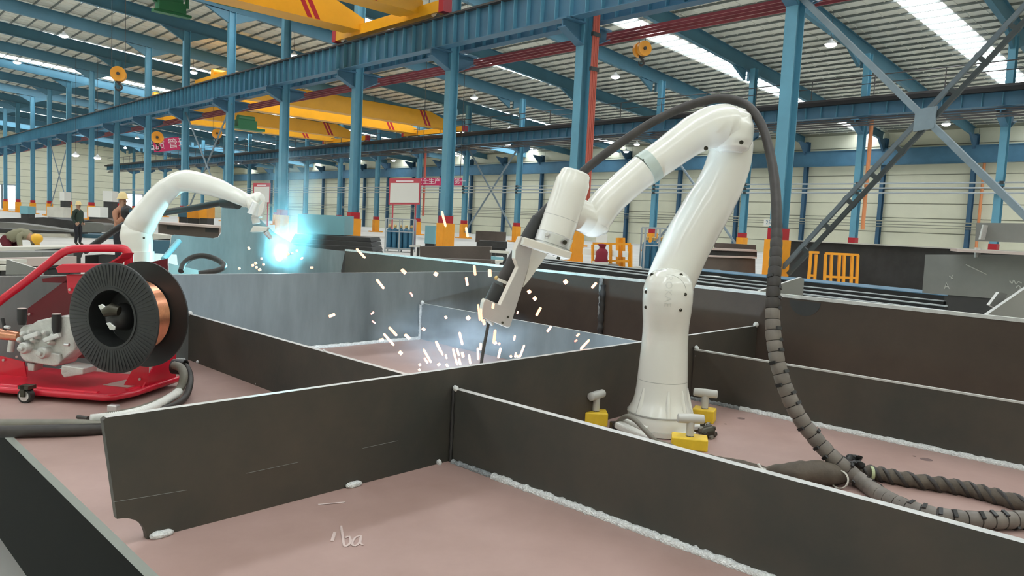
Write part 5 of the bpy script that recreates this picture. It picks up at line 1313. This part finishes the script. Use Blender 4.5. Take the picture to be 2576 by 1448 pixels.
MB().obox(c+f*.135+V((0,0,.04)), s*.05, V((0,0,.03)), f*.012).build('lens', 'navy_paint', o)

# ================================================================ ARCS, SPARKS, SMOKE
A1 = V((1.66, 1.92, .835)); A2 = dp(702, 648, 5.1)
for nm, p, E, c, lab in (('near', A1, ARC1, (.60,.82,1.), 'bright welding arc behind the front web, under the lowered torch'), ('far', A2, ARC2, (.30,.85,1.), 'bright cyan welding arc under the far robot torch')):
    t = MB().ball(p-V((0,0,.018 if nm == 'near' else 0)), .012 if nm == 'near' else .022, 12, 8).build('welding_arc', 'arc', smooth=60); tag(t, lab, 'welding arc')
    l = bpy.data.lights.new('arc_light_'+nm, 'POINT'); l.energy = E; l.color = c; l.shadow_soft_size = .02
    lo = bpy.data.objects.new('arc_light', l); COL.objects.link(lo); lo.location = p+V((-.01,-.03,.05)) if nm == 'far' else p+V((0,0,.004))
spark_mesh = {}
def spark(x0, y0, x1, y1, d, w=4.0, m='spark', grp='sparks around the near torch', lab=None):
    if lab is None:
        L2 = math.hypot(x1-x0, y1-y0); k = 'small pink spark' if m == 'spark_red' else ('long glowing spark' if L2 > 24 else ('short glowing spark' if L2 > 11 else 'round glowing spark'))
        cx, cy = (x0+x1)/2, (y0+y1)/2
        z = ('in front of the orange column guards' if cy < 640 else 'above the blue-grey web, left of the torch' if cy < 720 and cx < 1230 else 'in front of the brown web, right of the torch' if cx > 1290 and cy < 810 else
             'right of the torch foot above the pale web' if cx > 1290 else 'crossing the torch bracket foot' if cx > 1195 and cy < 815 else 'left of the torch before the blue-grey web' if cy < 815 else
             'low down, left end of the spray' if cx < 1040 else 'low down in the middle of the spray' if cx < 1150 else 'low down under the torch foot')
        lab = k+' '+z
    a, b = dp(x0, y0, d), dp(x1, y1, d); r = w*.74*d/FPX; ax = b-a; L = ax.length
    if m not in spark_mesh:
        mb = MB().lathe([(.15,-1.),(.7,-.94),(1.,-.8),(1.,.8),(.7,.94),(.15,1.)], (0,0,0), seg=10)
        ORG_ = mb.build('spark', m, smooth=60); ORG_.location = (0,0,0)
        me = ORG_.data; me.transform(Matrix.Translation(V((0,0,-1)))); spark_mesh[m] = me; o = ORG_
    else:
        o = bpy.data.objects.new('spark', spark_mesh[m]); COL.objects.link(o)
    o.location = (a+b)/2; o.rotation_mode = 'QUATERNION'; o.rotation_quaternion = ax.to_track_quat('Z', 'Y') if L > 1e-4 else (1,0,0,0)
    o.scale = (r, r, max(L/2, r)); tag(o, lab, 'spark', grp)
z5 = [(890,430,920,545,4),(1065,545,1078,620,4),(275,700,340,770,4),(600,850,632,880,6),(838,878,858,890,7),(1124,820,1132,895,4.5),(1235,850,1237,905,6),(1066,905,1076,968,4.5),(420,920,475,990,4.5),(664,1015,682,1045,3),(78,1190,122,1172,5),(380,1175,402,1155,3),(388,1220,415,1240,2.5),(915,1185,926,1205,4),(1072,1190,1090,1210,7),(1152,1100,1164,1220,3.2),(1172,1130,1178,1225,3.2),(1190,1210,1198,1250,5),(1262,1095,1258,1132,4.5),(1515,1003,1526,1018,6.5),(1554,1052,1568,1068,6.5),(1605,1122,1570,1185,4.5),(1440,1150,1433,1172,3),(1774,930,1790,950,7.5),(2005,945,1970,985,4.5),(750,1272,770,1290,5),(510,1265,568,1328,4.5),(470,1310,548,1398,4.2),(440,1360,472,1352,4.5),(628,1318,660,1352,5),(1018,1300,1040,1395,4.2),(1276,1282,1264,1385,4.5),(1418,1325,1410,1362,3.5),(1680,1258,1648,1300,4),(1882,1312,1860,1332,3.5),(1866,1358,1845,1370,3),(1955,1355,1888,1425,4),(848,1365,882,1440,4.5)]
for x0,y0,x1,y1,w_ in z5:
    X0, Y0, X_, Y_2 = 800+x0/2.861, 380+y0/2.861, 800+x1/2.861, 380+y1/2.861
    d = random.uniform(2.42, 2.52) if 1130 < x0 < 1280 and y0 > 1080 else random.uniform(2.6, 3.0)
    spark(X0, Y0, X_, Y_2, d, w_*1.0, 'spark_red' if w_ <= 3 else 'spark')
r2 = [(70,165,128,205,4.5),(390,230,460,375,3.6),(260,310,340,450,4),(270,400,305,455,3.5),(222,460,228,480,4.5),(216,515,224,528,4),(402,475,432,460,4.5),(560,305,605,475,3.6),(600,305,622,380,3.6),(620,400,636,475,4),(655,340,665,395,5),(722,365,738,465,3.6),(812,298,818,422,4),(843,248,838,325,4),(1045,298,1018,405,4),(1285,268,1236,395,3.6),(1200,345,1188,395,3.4),(1140,375,1155,395,4),(1210,372,1218,398,4),(490,460,510,490,4),(485,365,498,410,3),(985,235,995,262,5),(1020,252,1036,266,4),(15,335,45,365,6)]
for x0,y0,x1,y1,w_ in r2:
    spark(1000+x0/4.022, 800+y0/4.022, 1000+x1/4.022, 800+y1/4.022, random.uniform(2.62, 2.85), w_)
r7 = [(822,5,836,28,4),(1355,130,1375,108,3.4),(1450,212,1480,212,4),(865,180,870,198,4.5),(890,172,905,165,4.5),(898,208,912,212,4),(970,182,985,180,4),(722,225,740,215,4),(925,240,950,228,5),(1215,78,1235,70,5),(1258,66,1272,64,4),(1305,40,1325,40,3.5),(955,110,958,132,3.5),(1400,395,1436,382,4)]
for x0,y0,x1,y1,w_ in r7:
    spark(420+x0/4.022, 620+y0/4.022, 420+x1/4.022, 620+y1/4.022, random.uniform(4.7, 5.0), w_*.9, 'spark', 'sparks around the far torch', 'small glowing spark around the cyan weld of the far robot')
def puff(px, py, d, rx, rz, ry, m, lab, tilt=0.):
    mb = MB().ball((0,0,0), 1., 20, 14); o = mb.build('smoke_plume', m); o.location = dp(px, py, d)
    o.scale = (rx, ry, rz); o.rotation_euler = (0, tilt, -AZ); o.data.transform(Matrix.Translation(V((0,0,-1)))); o['kind'] = 'stuff'
    tag(o, lab, 'smoke')
puff(1150, 850, 3.0, .36, .17, .28, 'smoke_white', 'bluish white welding smoke drifting behind the front web')
puff(735, 590, 5.2, .24, .36, .25, 'smoke_cyan', 'cyan lit welding smoke rising from the far torch', .25)
puff(742, 470, 5.3, .22, .30, .25, 'smoke_white', 'faint smoke wisp above the far torch')
